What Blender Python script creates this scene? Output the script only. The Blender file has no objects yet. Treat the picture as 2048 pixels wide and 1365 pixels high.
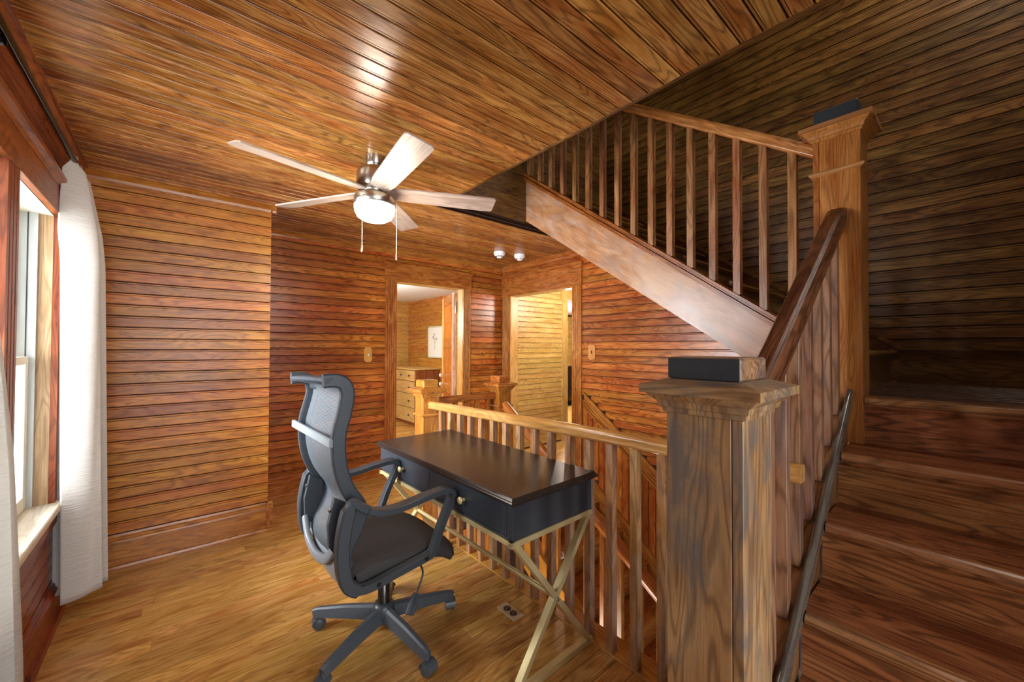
import bpy, math, random
from mathutils import Vector, Matrix
random.seed(7)
SC = bpy.context.scene
COL = SC.collection
# ---------------------------------------------------------------- camera, world, light, exposure
yaw, pitch, roll = math.radians(40.47), math.radians(.9), math.radians(.2)
R = Vector((math.cos(yaw), -math.sin(yaw), 0)); F = Vector((math.sin(yaw), math.cos(yaw), 0)); U = Vector((0, 0, 1))
F2 = F*math.cos(pitch)+U*math.sin(pitch); U2 = U*math.cos(pitch)-F*math.sin(pitch)
R3 = R*math.cos(roll)+U2*math.sin(roll); U3 = U2*math.cos(roll)-R*math.sin(roll)
cam = bpy.data.cameras.new('camera'); camo = bpy.data.objects.new('camera', cam); COL.objects.link(camo)
cam.sensor_width = 36; cam.lens = 790/2048*36; cam.clip_start = .02
m = Matrix.Identity(4)
for i in range(3):
    m[i][0] = R3[i]; m[i][1] = U3[i]; m[i][2] = -F2[i]
m[2][3] = 1.32
camo.matrix_world = m
SC.camera = camo
SC.view_settings.view_transform = 'Standard'; SC.view_settings.look = 'None'
SC.view_settings.gamma = 1; SC.view_settings.use_curve_mapping = False
SC.view_settings.exposure = 0.92
w = bpy.data.worlds.new('world'); SC.world = w; w.use_nodes = True
bg = w.node_tree.nodes['Background']; bg.inputs[0].default_value = (.86, .93, 1, 1); bg.inputs[1].default_value = 1.3

def lamp(name, kind, loc, power, col=(1, 1, 1), size=.1, size_y=None, direction=None):
    l = bpy.data.lights.new(name, kind); l.energy = power; l.color = col
    if kind == 'AREA':
        l.shape = 'RECTANGLE'; l.size = size; l.size_y = size_y or size
    else:
        l.shadow_soft_size = size
    o = bpy.data.objects.new(name, l); COL.objects.link(o); o.location = loc
    if direction: o.rotation_euler = Vector(direction).to_track_quat('-Z', 'Y').to_euler()
    return o
# daylight through the pair of windows in the left wall
lamp('window_daylight', 'AREA', (-.80, 2.48, 1.27), 76, (.9, .95, 1), .7, 1.35, (1, 0, -.1))
lamp('window_daylight_near', 'AREA', (-.80, 1.45, 1.27), 88, (.9, .95, 1), .75, 1.35, (1, 0, -.1))
lamp('rear_fill', 'AREA', (.3, -2.2, 1.5), 38, (.93, .96, 1), 2.2, 1.9, (.3, 1, 0))  # soft fill added behind the camera, where the room is left open
lamp('stair_void_fill', 'POINT', (2.6, -.3, 4.2), 34, (1, .93, .85), .2)  # unseen fill added to brighten the dark upper wall and landing
lamp('stairwell_fill', 'POINT', (1.85, 1.9, -1.0), 22, (1, .86, .7), .25)  # unseen light added below to brighten the stair well
lamp('bedroom_fill', 'POINT', (1.6, 5.2, 1.7), 60, (1, .95, .88), .25)  # added light without a fixture, so the closed-in bedroom is not dark
lamp('hall_lamp', 'POINT', (3.9, 3.0, 1.9), 28, (1, .95, .86), .15)
lamp('far_room_fill', 'POINT', (5.9, 5.0, 1.7), 75, (1, .97, .93), .2)  # unseen point light added to brighten the room past the hall
lamp('fan_bulb', 'POINT', (.805, 2.08, 1.90), 7.5, (1, .88, .72), .09)

# ---------------------------------------------------------------- mesh helpers
class MB:
    def __init__(s): s.v = []; s.f = []; s.sm = []
    def add(s, vs, fs, smooth=False):
        b = len(s.v); s.v += [tuple(v) for v in vs]
        for f in fs: s.f.append([b+i for i in f]); s.sm.append(smooth)
        return s
    def box(s, x0, x1, y0, y1, z0, z1, M=None):
        vs = [(x, y, z) for x in (x0, x1) for y in (y0, y1) for z in (z0, z1)]
        if M: vs = [M @ Vector(v) for v in vs]
        return s.add(vs, [(0, 1, 3, 2), (4, 6, 7, 5), (0, 4, 5, 1), (2, 3, 7, 6), (0, 2, 6, 4), (1, 5, 7, 3)])
    def cbox(s, x0, x1, y0, y1, z0, z1, c=.003, M=None):          # box with chamfered edges
        pts = []
        X, Y, Z = (x0, x1), (y0, y1), (z0, z1); cs = (c, -c)
        idx = {}
        vs = []
        for i in (0, 1):
            for j in (0, 1):
                for k in (0, 1):
                    for a in range(3):
                        p = [X[i]+cs[i], Y[j]+cs[j], Z[k]+cs[k]]
                        p[a] = (X[i], Y[j], Z[k])[a]
                        idx[(i, j, k, a)] = len(vs); vs.append(tuple(p))
        fs = []
        for i in (0, 1):
            fs.append([idx[(i, j, k, 0)] for j, k in ((0, 0), (0, 1), (1, 1), (1, 0))])
            fs.append([idx[(j, i, k, 1)] for j, k in ((0, 0), (1, 0), (1, 1), (0, 1))])
            fs.append([idx[(j, k, i, 2)] for j, k in ((0, 0), (0, 1), (1, 1), (1, 0))])
        for i in (0, 1):
            for j in (0, 1):
                fs.append([idx[(i, j, 0, 0)], idx[(i, j, 1, 0)], idx[(i, j, 1, 1)], idx[(i, j, 0, 1)]])
                fs.append([idx[(i, 0, j, 0)], idx[(i, 1, j, 0)], idx[(i, 1, j, 2)], idx[(i, 0, j, 2)]])
                fs.append([idx[(0, i, j, 1)], idx[(1, i, j, 1)], idx[(1, i, j, 2)], idx[(0, i, j, 2)]])
                for k in (0, 1): fs.append([idx[(i, j, k, a)] for a in range(3)])
        if M: vs = [M @ Vector(v) for v in vs]
        return s.add(vs, fs)
    def prism(s, poly, axis, a0, a1, M=None, smooth=False):            # poly in the two other axes (cyclic order), extruded
        n = len(poly); vs = []
        for a in (a0, a1):
            for p in poly:
                if axis == 'x': vs.append((a, p[0], p[1]))
                elif axis == 'y': vs.append((p[0], a, p[1]))
                else: vs.append((p[0], p[1], a))
        if M: vs = [M @ Vector(v) for v in vs]
        s.add(vs, [[i, (i+1) % n, n+(i+1) % n, n+i] for i in range(n)], smooth)
        s.add(vs, [list(range(n)), list(range(2*n-1, n-1, -1))]); return s
    def bar(s, p, q, wx, wy, up=(0, 0, 1), c=0):                   # rectangular bar p->q; wy along up-ish
        p, q = Vector(p), Vector(q); d = (q-p); L = d.length; d.normalize()
        sd = d.cross(Vector(up)); sd.normalize(); u = sd.cross(d)
        M = Matrix((( *sd, 0), (*d, 0), (*u, 0), (0, 0, 0, 1))).transposed(); M.translation = p
        if c: return s.cbox(-wx/2, wx/2, 0, L, -wy/2, wy/2, c, M)
        return s.box(-wx/2, wx/2, 0, L, -wy/2, wy/2, M)
    def sweep(s, path, sec, up=(0, 0, 1), closed=False, scales=None, smooth=True):   # sec: list of (side, up)
        P = [Vector(p) for p in path]; n = len(P); k = len(sec); vs = []
        for i, p in enumerate(P):
            if closed: d = P[(i+1) % n]-P[i-1]
            else: d = P[min(i+1, n-1)]-P[max(i-1, 0)]
            d.normalize(); sd = d.cross(Vector(up)); sd.normalize(); u = sd.cross(d)
            sc = scales[i] if scales else 1
            if not isinstance(sc, tuple): sc = (sc, sc)
            for a, b in sec: vs.append(p+sd*a*sc[0]+u*b*sc[1])
        fs = []
        for i in range(n if closed else n-1):
            j = (i+1) % n
            for t in range(k): fs.append([i*k+t, i*k+(t+1) % k, j*k+(t+1) % k, j*k+t])
        s.add(vs, fs, smooth)
        if not closed: s.add(vs, [list(range(k))[::-1], [(n-1)*k+t for t in range(k)]])
        return s
    def tube(s, path, r, seg=10, up=(0, 0, 1), closed=False, scales=None):
        return s.sweep(path, [(r*math.cos(2*math.pi*t/seg), r*math.sin(2*math.pi*t/seg)) for t in range(seg)], up, closed, scales)
    def lathe(s, prof, c=(0, 0, 0), seg=24, axis='z', smooth=True):      # prof (r, h)
        vs = []; n = len(prof)
        for r, h in prof:
            for t in range(seg):
                a = 2*math.pi*t/seg; x, y = r*math.cos(a), r*math.sin(a)
                p = (x, y, h) if axis == 'z' else ((h, x, y) if axis == 'x' else (x, h, y))
                vs.append((p[0]+c[0], p[1]+c[1], p[2]+c[2]))
        fs = [[i*seg+t, i*seg+(t+1) % seg, (i+1)*seg+(t+1) % seg, (i+1)*seg+t] for i in range(n-1) for t in range(seg)]
        s.add(vs, fs, smooth); s.add(vs, [list(range(seg))[::-1], [(n-1)*seg+t for t in range(seg)]]); return s
    def sq(s, prof, cx, cy):                                       # square "lathe": (half width, z)
        vs = []
        for hw, z in prof: vs += [(cx-hw, cy-hw, z), (cx+hw, cy-hw, z), (cx+hw, cy+hw, z), (cx-hw, cy+hw, z)]
        n = len(prof)
        fs = [[i*4+t, i*4+(t+1) % 4, (i+1)*4+(t+1) % 4, (i+1)*4+t] for i in range(n-1) for t in range(4)]
        fs += [[3, 2, 1, 0], [(n-1)*4+t for t in range(4)]]
        return s.add(vs, fs)
    def grid(s, fn, nu, nv, smooth=True, closed_u=False):
        vs = [fn(i/nu, j/nv) for i in range(nu+1) for j in range(nv+1)]
        s.add(vs, [[i*(nv+1)+j, (i+1)*(nv+1)+j, (i+1)*(nv+1)+j+1, i*(nv+1)+j+1] for i in range(nu) for j in range(nv)], smooth); return s

ORG = {}
import bmesh
def mesh(name, mb, mat, off=(0, 0, 0)):
    me = bpy.data.meshes.new(name)
    o = Vector(off)
    me.from_pydata([tuple(Vector(v)-o) for v in mb.v], [], mb.f)
    me.polygons.foreach_set('use_smooth', mb.sm)
    b = bmesh.new(); b.from_mesh(me); bmesh.ops.recalc_face_normals(b, faces=b.faces); b.to_mesh(me); b.free()
    if isinstance(mat, (list, tuple)):
        for x in mat: me.materials.append(x)
    else: me.materials.append(mat)
    return me
def link(name, me, parent=None, loc=None, org=(0, 0, 0)):
    o = bpy.data.objects.new(name, me); COL.objects.link(o)
    po = ORG[parent.name] if parent else Vector((0, 0, 0))
    if parent: o.parent = parent
    world = Vector(loc if loc is not None else org)
    o.location = world-po; ORG[o.name] = world
    return o
def part(name, mb, mat, parent, label=None, org=None):          # mb in world coordinates
    org = org if org is not None else ORG[parent.name]
    o = link(name, mesh(name, mb, mat, org), parent, org)
    if label: o['label'] = label
    return o
def thing(name, loc, label, cat, group=None):
    o = bpy.data.objects.new(name, None); COL.objects.link(o); o.location = loc; ORG[o.name] = Vector(loc)
    o['label'] = label; o['category'] = cat; o.empty_display_size = .1
    if group: o['group'] = group
    return o
def solo(name, mb, mat, label, cat, org=(0, 0, 0), group=None):
    o = link(name, mesh(name, mb, mat, org), None, org); o['label'] = label; o['category'] = cat
    if group: o['group'] = group
    return o
def struct(name, mb, mat, label=None, cat=None):
    o = link(name, mesh(name, mb, mat)); o['kind'] = 'structure'
    o['label'] = label or name.replace('_', ' '); o['category'] = cat or name.split('_')[0]
    return o
def bev(o, w=.003, seg=2):
    md = o.modifiers.new('bevel', 'BEVEL'); md.width = w; md.segments = seg; md.limit_method = 'ANGLE'; return o

# ---------------------------------------------------------------- materials
def srgb(c):
    if isinstance(c, str): c = [int(c[i:i+2], 16)/255 for i in (0, 2, 4)]
    return tuple(((x/12.92) if x <= .04045 else ((x+.055)/1.055)**2.4) for x in c)+(1,)
CACHE = {}
def nodes(name):
    mt = bpy.data.materials.new(name); mt.use_nodes = True; nt = mt.node_tree
    return mt, nt, nt.nodes['Principled BSDF']
def N(nt, t, **kw):
    n = nt.nodes.new(t)
    for k, v in kw.items(): setattr(n, k, v)
    return n
def plain(name, col, rough=.5, metal=0, spec=.5, noise=0, nscale=40, bump=0, emit=None, estr=0, trans=0):
    if name in CACHE: return CACHE[name]
    mt, nt, p = nodes(name); L = nt.links.new
    c = srgb(col); p.inputs['Base Color'].default_value = c
    p.inputs['Roughness'].default_value = rough; p.inputs['Metallic'].default_value = metal
    p.inputs['Specular IOR Level'].default_value = spec
    if noise or bump:
        tc = N(nt, 'ShaderNodeTexCoord'); nz = N(nt, 'ShaderNodeTexNoise'); nz.inputs['Scale'].default_value = nscale; nz.inputs['Detail'].default_value = 4
        L(tc.outputs['Object'], nz.inputs['Vector'])
        if noise:
            mx = N(nt, 'ShaderNodeMix', data_type='RGBA'); mx.inputs[6].default_value = tuple(x*(1-noise) for x in c[:3])+(1,); mx.inputs[7].default_value = tuple(min(1, x*(1+noise)) for x in c[:3])+(1,)
            L(nz.outputs[0], mx.inputs[0]); L(mx.outputs[2], p.inputs['Base Color'])
        if bump:
            bp = N(nt, 'ShaderNodeBump'); bp.inputs['Strength'].default_value = bump; bp.inputs['Distance'].default_value = .001
            L(nz.outputs[0], bp.inputs['Height']); L(bp.outputs[0], p.inputs['Normal'])
    if emit: p.inputs['Emission Color'].default_value = srgb(emit); p.inputs['Emission Strength'].default_value = estr
    if trans: p.inputs['Transmission Weight'].default_value = trans
    CACHE[name] = mt; return mt

def wood(key, dark, mid, light, axis='x', rough=.28, rings=9, ringmix=.55, var=.22, ang=0, blotch=None, blotchmix=.0, fine=.35, spec=.5, wid=7, nmix=1.0):
    nm = '%s_%s' % (key, axis) + ('_%d' % round(math.degrees(ang)) if ang else '')
    if nm in CACHE: return CACHE[nm]
    mt, nt, p = nodes(nm); L = nt.links.new
    tc = N(nt, 'ShaderNodeTexCoord'); oi = N(nt, 'ShaderNodeObjectInfo')
    rv = N(nt, 'ShaderNodeVectorMath', operation='MULTIPLY'); rv.inputs[1].default_value = (37.3, 91.7, 53.1)
    L(oi.outputs['Random'], rv.inputs[0])
    src = tc.outputs['Object']
    if ang:
        vr = N(nt, 'ShaderNodeVectorRotate', rotation_type='EULER_XYZ')
        # ang about x (for y-diagonals) or about y (for x-diagonals)
        vr.inputs['Rotation'].default_value = (-ang, 0, 0) if axis == 'y' else (0, ang, 0)
        L(src, vr.inputs['Vector']); src = vr.outputs[0]
    ad = N(nt, 'ShaderNodeVectorMath', operation='ADD'); L(src, ad.inputs[0]); L(rv.outputs[0], ad.inputs[1])
    def stretched(al, ac, scale, detail, dist=0, rgh=.5):
        mp = N(nt, 'ShaderNodeVectorMath', operation='MULTIPLY')
        s = [ac, ac, ac]; s['xyz'.index(axis)] = al; mp.inputs[1].default_value = s
        L(ad.outputs[0], mp.inputs[0])
        n = N(nt, 'ShaderNodeTexNoise'); n.inputs['Scale'].default_value = scale; n.inputs['Detail'].default_value = detail
        n.inputs['Distortion'].default_value = dist; n.inputs['Roughness'].default_value = rgh
        L(mp.outputs[0], n.inputs['Vector']); return n.outputs[0]
    def math_(op, a, b=None, c=None):
        n = N(nt, 'ShaderNodeMath', operation=op)
        for i, x in enumerate((a, b, c)):
            if x is None: continue
            if isinstance(x, (int, float)): n.inputs[i].default_value = x
            else: L(x, n.inputs[i])
        return n.outputs[0]
    big = stretched(1.1, wid, 1.0, 2, .35)
    wob = stretched(6.0, 60, 1.0, 3)
    ph = math_('ADD', math_('MULTIPLY', big, float(rings)*2.3), math_('MULTIPLY', wob, .5))
    ring = math_('PINGPONG', ph, .5)                     # 0..0.5
    rr = N(nt, 'ShaderNodeMapRange'); rr.interpolation_type = 'SMOOTHSTEP'
    rr.inputs[1].default_value = .02; rr.inputs[2].default_value = .3; L(ring, rr.inputs[0])
    fn = stretched(5, 260, 1.0, 3, 0, .7)
    bl = stretched(3.5, 14, 1.0, 4, .6, .6)
    blr = N(nt, 'ShaderNodeMapRange'); blr.inputs[1].default_value = .35; blr.inputs[2].default_value = .68; L(bl, blr.inputs[0])
    m1 = N(nt, 'ShaderNodeMix', data_type='RGBA'); m1.inputs[6].default_value = srgb(mid); m1.inputs[7].default_value = srgb(light); L(blr.outputs[0], m1.inputs[0])
    m2 = N(nt, 'ShaderNodeMix', data_type='RGBA'); m2.inputs[6].default_value = srgb(dark); L(m1.outputs[2], m2.inputs[7])
    fac = math_('ADD', math_('MULTIPLY', rr.outputs[0], ringmix), 1-ringmix); L(fac, m2.inputs[0])
    m3 = N(nt, 'ShaderNodeMix', data_type='RGBA'); m3.blend_type = 'MULTIPLY'
    m3.inputs[0].default_value = fine
    cr = N(nt, 'ShaderNodeMapRange'); cr.inputs[1].default_value = .38; cr.inputs[2].default_value = .6; cr.inputs[3].default_value = .35; cr.inputs[4].default_value = 1.1; L(fn, cr.inputs[0])
    L(m2.outputs[2], m3.inputs[6]); L(cr.outputs[0], m3.inputs[7])
    out = m3.outputs[2]
    if blotch:
        b2 = N(nt, 'ShaderNodeTexNoise'); b2.inputs['Scale'].default_value = 5.5; b2.inputs['Detail'].default_value = 5; b2.inputs['Roughness'].default_value = .62; b2.inputs['Distortion'].default_value = .8
        sc2 = N(nt, 'ShaderNodeVectorMath', operation='MULTIPLY'); sv = [1.8, 1.8, 1.8]; sv['xyz'.index(axis)] = .8; sc2.inputs[1].default_value = sv
        L(ad.outputs[0], sc2.inputs[0]); L(sc2.outputs[0], b2.inputs['Vector'])
        r2 = N(nt, 'ShaderNodeMapRange'); r2.inputs[1].default_value = .45; r2.inputs[2].default_value = .66; r2.inputs[4].default_value = blotchmix; L(b2.outputs[0], r2.inputs[0])
        m4 = N(nt, 'ShaderNodeMix', data_type='RGBA'); L(r2.outputs[0], m4.inputs[0]); L(out, m4.inputs[6]); m4.inputs[7].default_value = srgb(blotch); out = m4.outputs[2]
    hs = N(nt, 'ShaderNodeHueSaturation'); L(out, hs.inputs['Color'])
    rnd2 = math_('FRACT', math_('MULTIPLY', oi.outputs['Random'], 7.13))
    L(math_('ADD', math_('MULTIPLY', oi.outputs['Random'], 2*var), 1-var), hs.inputs['Value'])
    L(math_('ADD', math_('MULTIPLY', rnd2, .016), .492), hs.inputs['Hue'])
    L(hs.outputs[0], p.inputs['Base Color'])
    L(math_('ADD', math_('MULTIPLY', blr.outputs[0], .08), math_('ADD', math_('MULTIPLY', fn, .1), rough-.08)), p.inputs['Roughness'])
    p.inputs['Specular IOR Level'].default_value = spec
    bp = N(nt, 'ShaderNodeBump'); bp.inputs['Strength'].default_value = .25*nmix; bp.inputs['Distance'].default_value = .0012
    hgt = math_('ADD', fn, math_('MULTIPLY', bl, 1.5)); L(hgt, bp.inputs['Height']); L(bp.outputs[0], p.inputs['Normal'])
    CACHE[nm] = mt; return mt

def W_wall(ax='x', **k): return wood('wall_pine', '74340f', 'b5681f', 'cf8c3a', ax, rough=.28, rings=8, ringmix=.5, var=.18, wid=9, spec=.42, **k)
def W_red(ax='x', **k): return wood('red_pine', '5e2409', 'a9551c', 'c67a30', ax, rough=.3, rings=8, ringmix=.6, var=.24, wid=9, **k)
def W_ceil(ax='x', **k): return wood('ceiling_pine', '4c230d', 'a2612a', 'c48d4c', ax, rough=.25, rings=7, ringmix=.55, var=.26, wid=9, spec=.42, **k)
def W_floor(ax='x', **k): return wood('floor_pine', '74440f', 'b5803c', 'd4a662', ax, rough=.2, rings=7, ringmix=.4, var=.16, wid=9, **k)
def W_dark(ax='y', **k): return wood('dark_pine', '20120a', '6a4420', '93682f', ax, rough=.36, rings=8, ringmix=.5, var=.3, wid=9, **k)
def W_trim(ax='x', **k): return wood('trim_pine', '642c0e', 'a55d24', 'c17f38', ax, rough=.26, rings=6, ringmix=.45, var=.1, wid=8, **k)
def W_rail(ax='y', **k): return wood('rail_oak', '8a5423', 'c08744', 'd8a564', ax, rough=.22, rings=5, ringmix=.3, var=.06, **k)
def W_gold(ax='z', **k): return wood('gold_pine', '7a4314', 'b8742c', 'cf9243', ax, rough=.3, rings=6, ringmix=.5, var=.12, **k)
def W_backlit(ax='y', **k): return wood('backlit_pine', '3a1206', '7c3412', '9c5024', ax, rough=.3, rings=8, ringmix=.5, var=.15, wid=9, **k)  # backlit shade of the window wall put into a darker pine
def W_stair(ax='y', **k): return wood('stair_pine', '2e1208', '7e4526', 'a0663c', ax, rough=.28, rings=8, ringmix=.6, var=.16, wid=10, **k)
def W_worn(ax='z', **k): return wood('worn_pine', '3f2413', '8c6038', 'b08a60', ax, rough=.42, rings=7, ringmix=.5, var=.05, wid=9, blotch='5d5753', blotchmix=.8, **k)
def W_pale(ax='x', **k): return wood('pale_pine', '8a5a1e', 'c9964a', 'dcae62', ax, rough=.4, rings=8, ringmix=.4, var=.1, wid=9, **k)
GROOVE = plain('groove_shadow_wood', '2a1206', .7, noise=.3)
GROOVE_P = plain('pale_groove_wood', '5f3a14', .7)
BLACK = plain('black_plastic', '383e44', .36, noise=.15, nscale=300, bump=.15)
GREYP = plain('grey_plastic', '868c91', .38)
FABRIC = plain('black_seat_fabric', '3a3636', .85, noise=.25, nscale=900, bump=.4)
BRASS = plain('satin_brass', 'd8c690', .4, .45)
NICKEL = plain('brushed_nickel', 'b9b2a6', .28, 1)
CHROME = plain('chrome_steel', 'c8ccd0', .15, 1)
WHITE = plain('white_plastic', 'eeeeec', .4)
DESK = plain('black_desk_paint', '343940', .34, spec=.55, noise=.1, nscale=30)
DESKTOP = plain('dark_desk_top', '2b2422', .3, spec=.6, noise=.15, nscale=12)
VINYL = plain('cream_window_paint', 'e6e0cc', .45, noise=.04, nscale=30)
TRACK = plain('grey_window_track', 'b9bfbd', .4)
GLOBE = plain('lamp_globe_glass', 'ffffff', .4, emit='fff4e2', estr=2.4)

def fabric_mat():
    mt, nt, p = nodes('white_curtain_fabric'); L = nt.links.new
    p.inputs['Base Color'].default_value = srgb('cbc7c0'); p.inputs['Roughness'].default_value = .9
    tc = N(nt, 'ShaderNodeTexCoord'); mp = N(nt, 'ShaderNodeMapping'); mp.inputs['Scale'].default_value = (8, 8, 130); L(tc.outputs['Object'], mp.inputs[0])
    nz = N(nt, 'ShaderNodeTexNoise'); nz.inputs['Scale'].default_value = 1.5; nz.inputs['Detail'].default_value = 2; L(mp.outputs[0], nz.inputs['Vector'])
    bp = N(nt, 'ShaderNodeBump'); bp.inputs['Strength'].default_value = .9; bp.inputs['Distance'].default_value = .004; L(nz.outputs[0], bp.inputs['Height']); L(bp.outputs[0], p.inputs['Normal'])
    tr = N(nt, 'ShaderNodeBsdfTranslucent'); tr.inputs[0].default_value = srgb('f3efe6')
    ms = N(nt, 'ShaderNodeMixShader'); ms.inputs[0].default_value = .14
    out = nt.nodes['Material Output']; L(p.outputs[0], ms.inputs[1]); L(tr.outputs[0], ms.inputs[2]); L(ms.outputs[0], out.inputs[0])
    return mt
CURT = fabric_mat()
def glass_mat():
    mt, nt, p = nodes('window_glass'); L = nt.links.new
    t = N(nt, 'ShaderNodeBsdfTransparent'); g = N(nt, 'ShaderNodeBsdfGlossy'); g.inputs['Roughness'].default_value = .02
    f = N(nt, 'ShaderNodeFresnel'); f.inputs[0].default_value = 1.45
    ms = N(nt, 'ShaderNodeMixShader'); L(f.outputs[0], ms.inputs[0]); L(t.outputs[0], ms.inputs[1]); L(g.outputs[0], ms.inputs[2]); L(ms.outputs[0], nt.nodes['Material Output'].inputs[0])
    return mt
GLASS = glass_mat()
def net_mat():          # woven chair mesh: fine holes
    mt, nt, p = nodes('chair_net'); L = nt.links.new
    p.inputs['Base Color'].default_value = srgb('4a5157'); p.inputs['Roughness'].default_value = .6
    tc = N(nt, 'ShaderNodeTexCoord'); wv = N(nt, 'ShaderNodeTexWave'); wv.bands_direction = 'Z'; wv.inputs['Scale'].default_value = 60; L(tc.outputs['Object'], wv.inputs['Vector'])
    t = N(nt, 'ShaderNodeBsdfTransparent'); ms = N(nt, 'ShaderNodeMixShader')
    mr = N(nt, 'ShaderNodeMapRange'); mr.inputs[1].default_value = .2; mr.inputs[2].default_value = .8; mr.inputs[3].default_value = .65; mr.inputs[4].default_value = 1; L(wv.outputs[0], mr.inputs[0])
    L(mr.outputs[0], ms.inputs[0]); L(t.outputs[0], ms.inputs[1]); L(p.outputs[0], ms.inputs[2]); L(ms.outputs[0], nt.nodes['Material Output'].inputs[0])
    return mt
NET = net_mat()

# ---------------------------------------------------------------- boards
PITCH = .068
SECC = {}
def board_sec(w_, d=.010):
    g = .0021
    if w_ > .08: return [(.0010, 0), (.0010, d-.0012), (.0024, d), (w_-.0024, d), (w_-.0010, d-.0012), (w_-.0010, 0)]
    return [(g, 0), (g, d*.5), (g+.002, d), (w_-.0140, d), (w_-.0124, d*.4), (w_-.0108, d*.95), (w_-.0045, d*.95), (w_-g, d*.5), (w_-g, 0)]
BM = {}
def board_mesh(kind, L, w_, mat, d=.010):
    """kind: (long axis, cross axis, depth axis, depth sign)"""
    key = (kind, round(L, 4), w_, mat.name, d)
    if key in BM: return BM[key]
    la, ca, da, sg = kind
    mb = MB(); sec = board_sec(w_, d); n = len(sec); vs = []
    for a in (0, L):
        for c, h in sec:
            p = [0, 0, 0]; p['xyz'.index(la)] = a; p['xyz'.index(ca)] = c; p['xyz'.index(da)] = h*sg; vs.append(p)
    mb.add(vs, [[i, (i+1) % n, n+(i+1) % n, n+i] for i in range(n)]+[list(range(n)), list(range(2*n-1, n-1, -1))])
    BM[key] = mesh('board', mb, mat); return BM[key]
def lay(parent, name, kind, rows, mat, pitch=PITCH, d=.010, dpos=0, splits=0, minlen=.01):
    """rows: list of (cross start, [(a0,a1),...]); dpos position on depth axis"""
    la, ca, da, sg = kind
    for c0, segs in rows:
        for a0, a1 in segs:
            cuts = [a0]
            if splits:
                t = a0+random.uniform(.3, splits)
                while t < a1-.3: cuts.append(t); t += random.uniform(.6*splits, 1.4*splits)
            cuts.append(a1)
            for s0, s1 in zip(cuts, cuts[1:]):
                if s1-s0 < minlen: continue
                p = [0, 0, 0]; p['xyz'.index(la)] = s0; p['xyz'.index(ca)] = c0; p['xyz'.index(da)] = dpos
                o = link(name, board_mesh(kind, s1-s0-(.0008 if splits else 0), pitch, mat, d), parent, p)
def subtract(seg, holes):
    out = [seg]
    for h0, h1 in holes:
        n = []
        for a, b in out:
            if h1 <= a or h0 >= b: n.append((a, b)); continue
            if h0 > a: n.append((a, h0))
            if h1 < b: n.append((h1, b))
        out = n
    return [s for s in out if s[1]-s[0] > .012]
def rows_with_holes(c0, c1, a0, a1, holes, pitch=PITCH):
    rows = []; c = c0
    while c < c1-pitch*.5:
        hs = [(h[0], h[1]) for h in holes if h[2] < c+pitch*.6 and h[3] > c+pitch*.4]
        rows.append((c, subtract((a0, a1), hs))); c += pitch
    return rows

CZ = 2.34                                   # ceiling height
XL, XJ, X3 = -.44, .52, 3.22                # left wall, jog, right wall
Y1, Y2 = 3.31, 3.97
XE, YE = 1.43, 2.406                         # edge of the ceiling around the stair void
# ---------------------------------------------------------------- floor
fl = struct('floor', MB().box(XL-.1, 1.54, -1.3, 2.68, -.14, -.014).box(XL-.1, 3.5, 2.68, 4.2, -.14, -.014), GROOVE, 'varnished pine plank floor of the upstairs room')
fp = .083
rows = []; y = -.5
while y < Y2:
    x1 = 1.437 if y < 2.60 else 3.21
    rows.append((y, [(XL+.005, x1)])); y += fp
lay(fl, 'floor_board', ('x', 'y', 'z', 1), rows, W_floor('x'), pitch=fp, d=.014, dpos=-.014, splits=1.5)
# nosing plank edging the stair well
part('edge_plank', MB().cbox(1.438, 1.555, .36, 2.68, -.016, .003, .003), W_gold('y'), fl)
part('edge_plank', MB().cbox(2.235, 3.21, 2.655, 2.70, -.02, .003, .004), W_trim('x'), fl)
part('fascia', MB().box(1.535, 1.55, .36, 2.68, -.3, -.016), W_gold('y'), fl)
# bedroom and hall floors
f2 = struct('floor_bedroom', MB().box(.3, 3.6, 4.09, 7.4, -.1, -.012).box(3.33, 9, 2.4, 4.09, -.1, -.012).box(3.6, 9, 4.09, 7.0, -.1, -.012), GROOVE, 'plank floor of the rooms beyond the two doorways', 'floor')
rows = [(4.10+i*fp, [(.6, 3.5)]) for i in range(37)]
lay(f2, 'floor_board', ('x', 'y', 'z', 1), rows, W_floor('x'), pitch=fp, d=.014, dpos=-.014)
rows = [(2.64+i*fp, [(3.22, 8.5)]) for i in range(40)]
lay(f2, 'floor_board', ('x', 'y', 'z', 1), [r for r in rows if r[0] < 3.9], W_pale('x'), pitch=fp, d=.014, dpos=-.014)
lay(f2, 'floor_board', ('x', 'y', 'z', 1), [(r[0], [(3.62, 8.5)]) for r in rows if r[0] >= 3.9], W_pale('x'), pitch=fp, d=.014, dpos=-.014)

# ---------------------------------------------------------------- ceiling
ce = struct('ceiling', MB().box(XL-.1, XE, -1.3, YE, CZ+.012, CZ+.2).box(XL-.1, X3+.1, YE, Y2+.1, CZ+.012, CZ+.2), GROOVE, 'beadboard pine ceiling cut away over the stairs')
rows = []; y = 3.97-PITCH
while y > -.95:
    x0 = XL if y < Y1-.02 else XJ
    x1 = XE if y < YE-.03 else X3
    rows.append((y, [(x0, x1)])); y -= PITCH
lay(ce, 'ceiling_board', ('x', 'y', 'z', -1), rows, W_ceil('x'), dpos=CZ+.010, splits=0)
part('edge_bead', MB().box(XE-.001, XE+.012, -1.3, YE, CZ-.004, CZ+.2), W_dark('y'), ce)
c2 = struct('ceiling_bedroom', MB().box(.3, 3.6, 4.09, 7.4, 2.20, 2.3), plain('white_ceiling_paint', 'eceff0', .6, noise=.03, nscale=8), 'white painted ceiling of the bedroom', 'ceiling')
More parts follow.
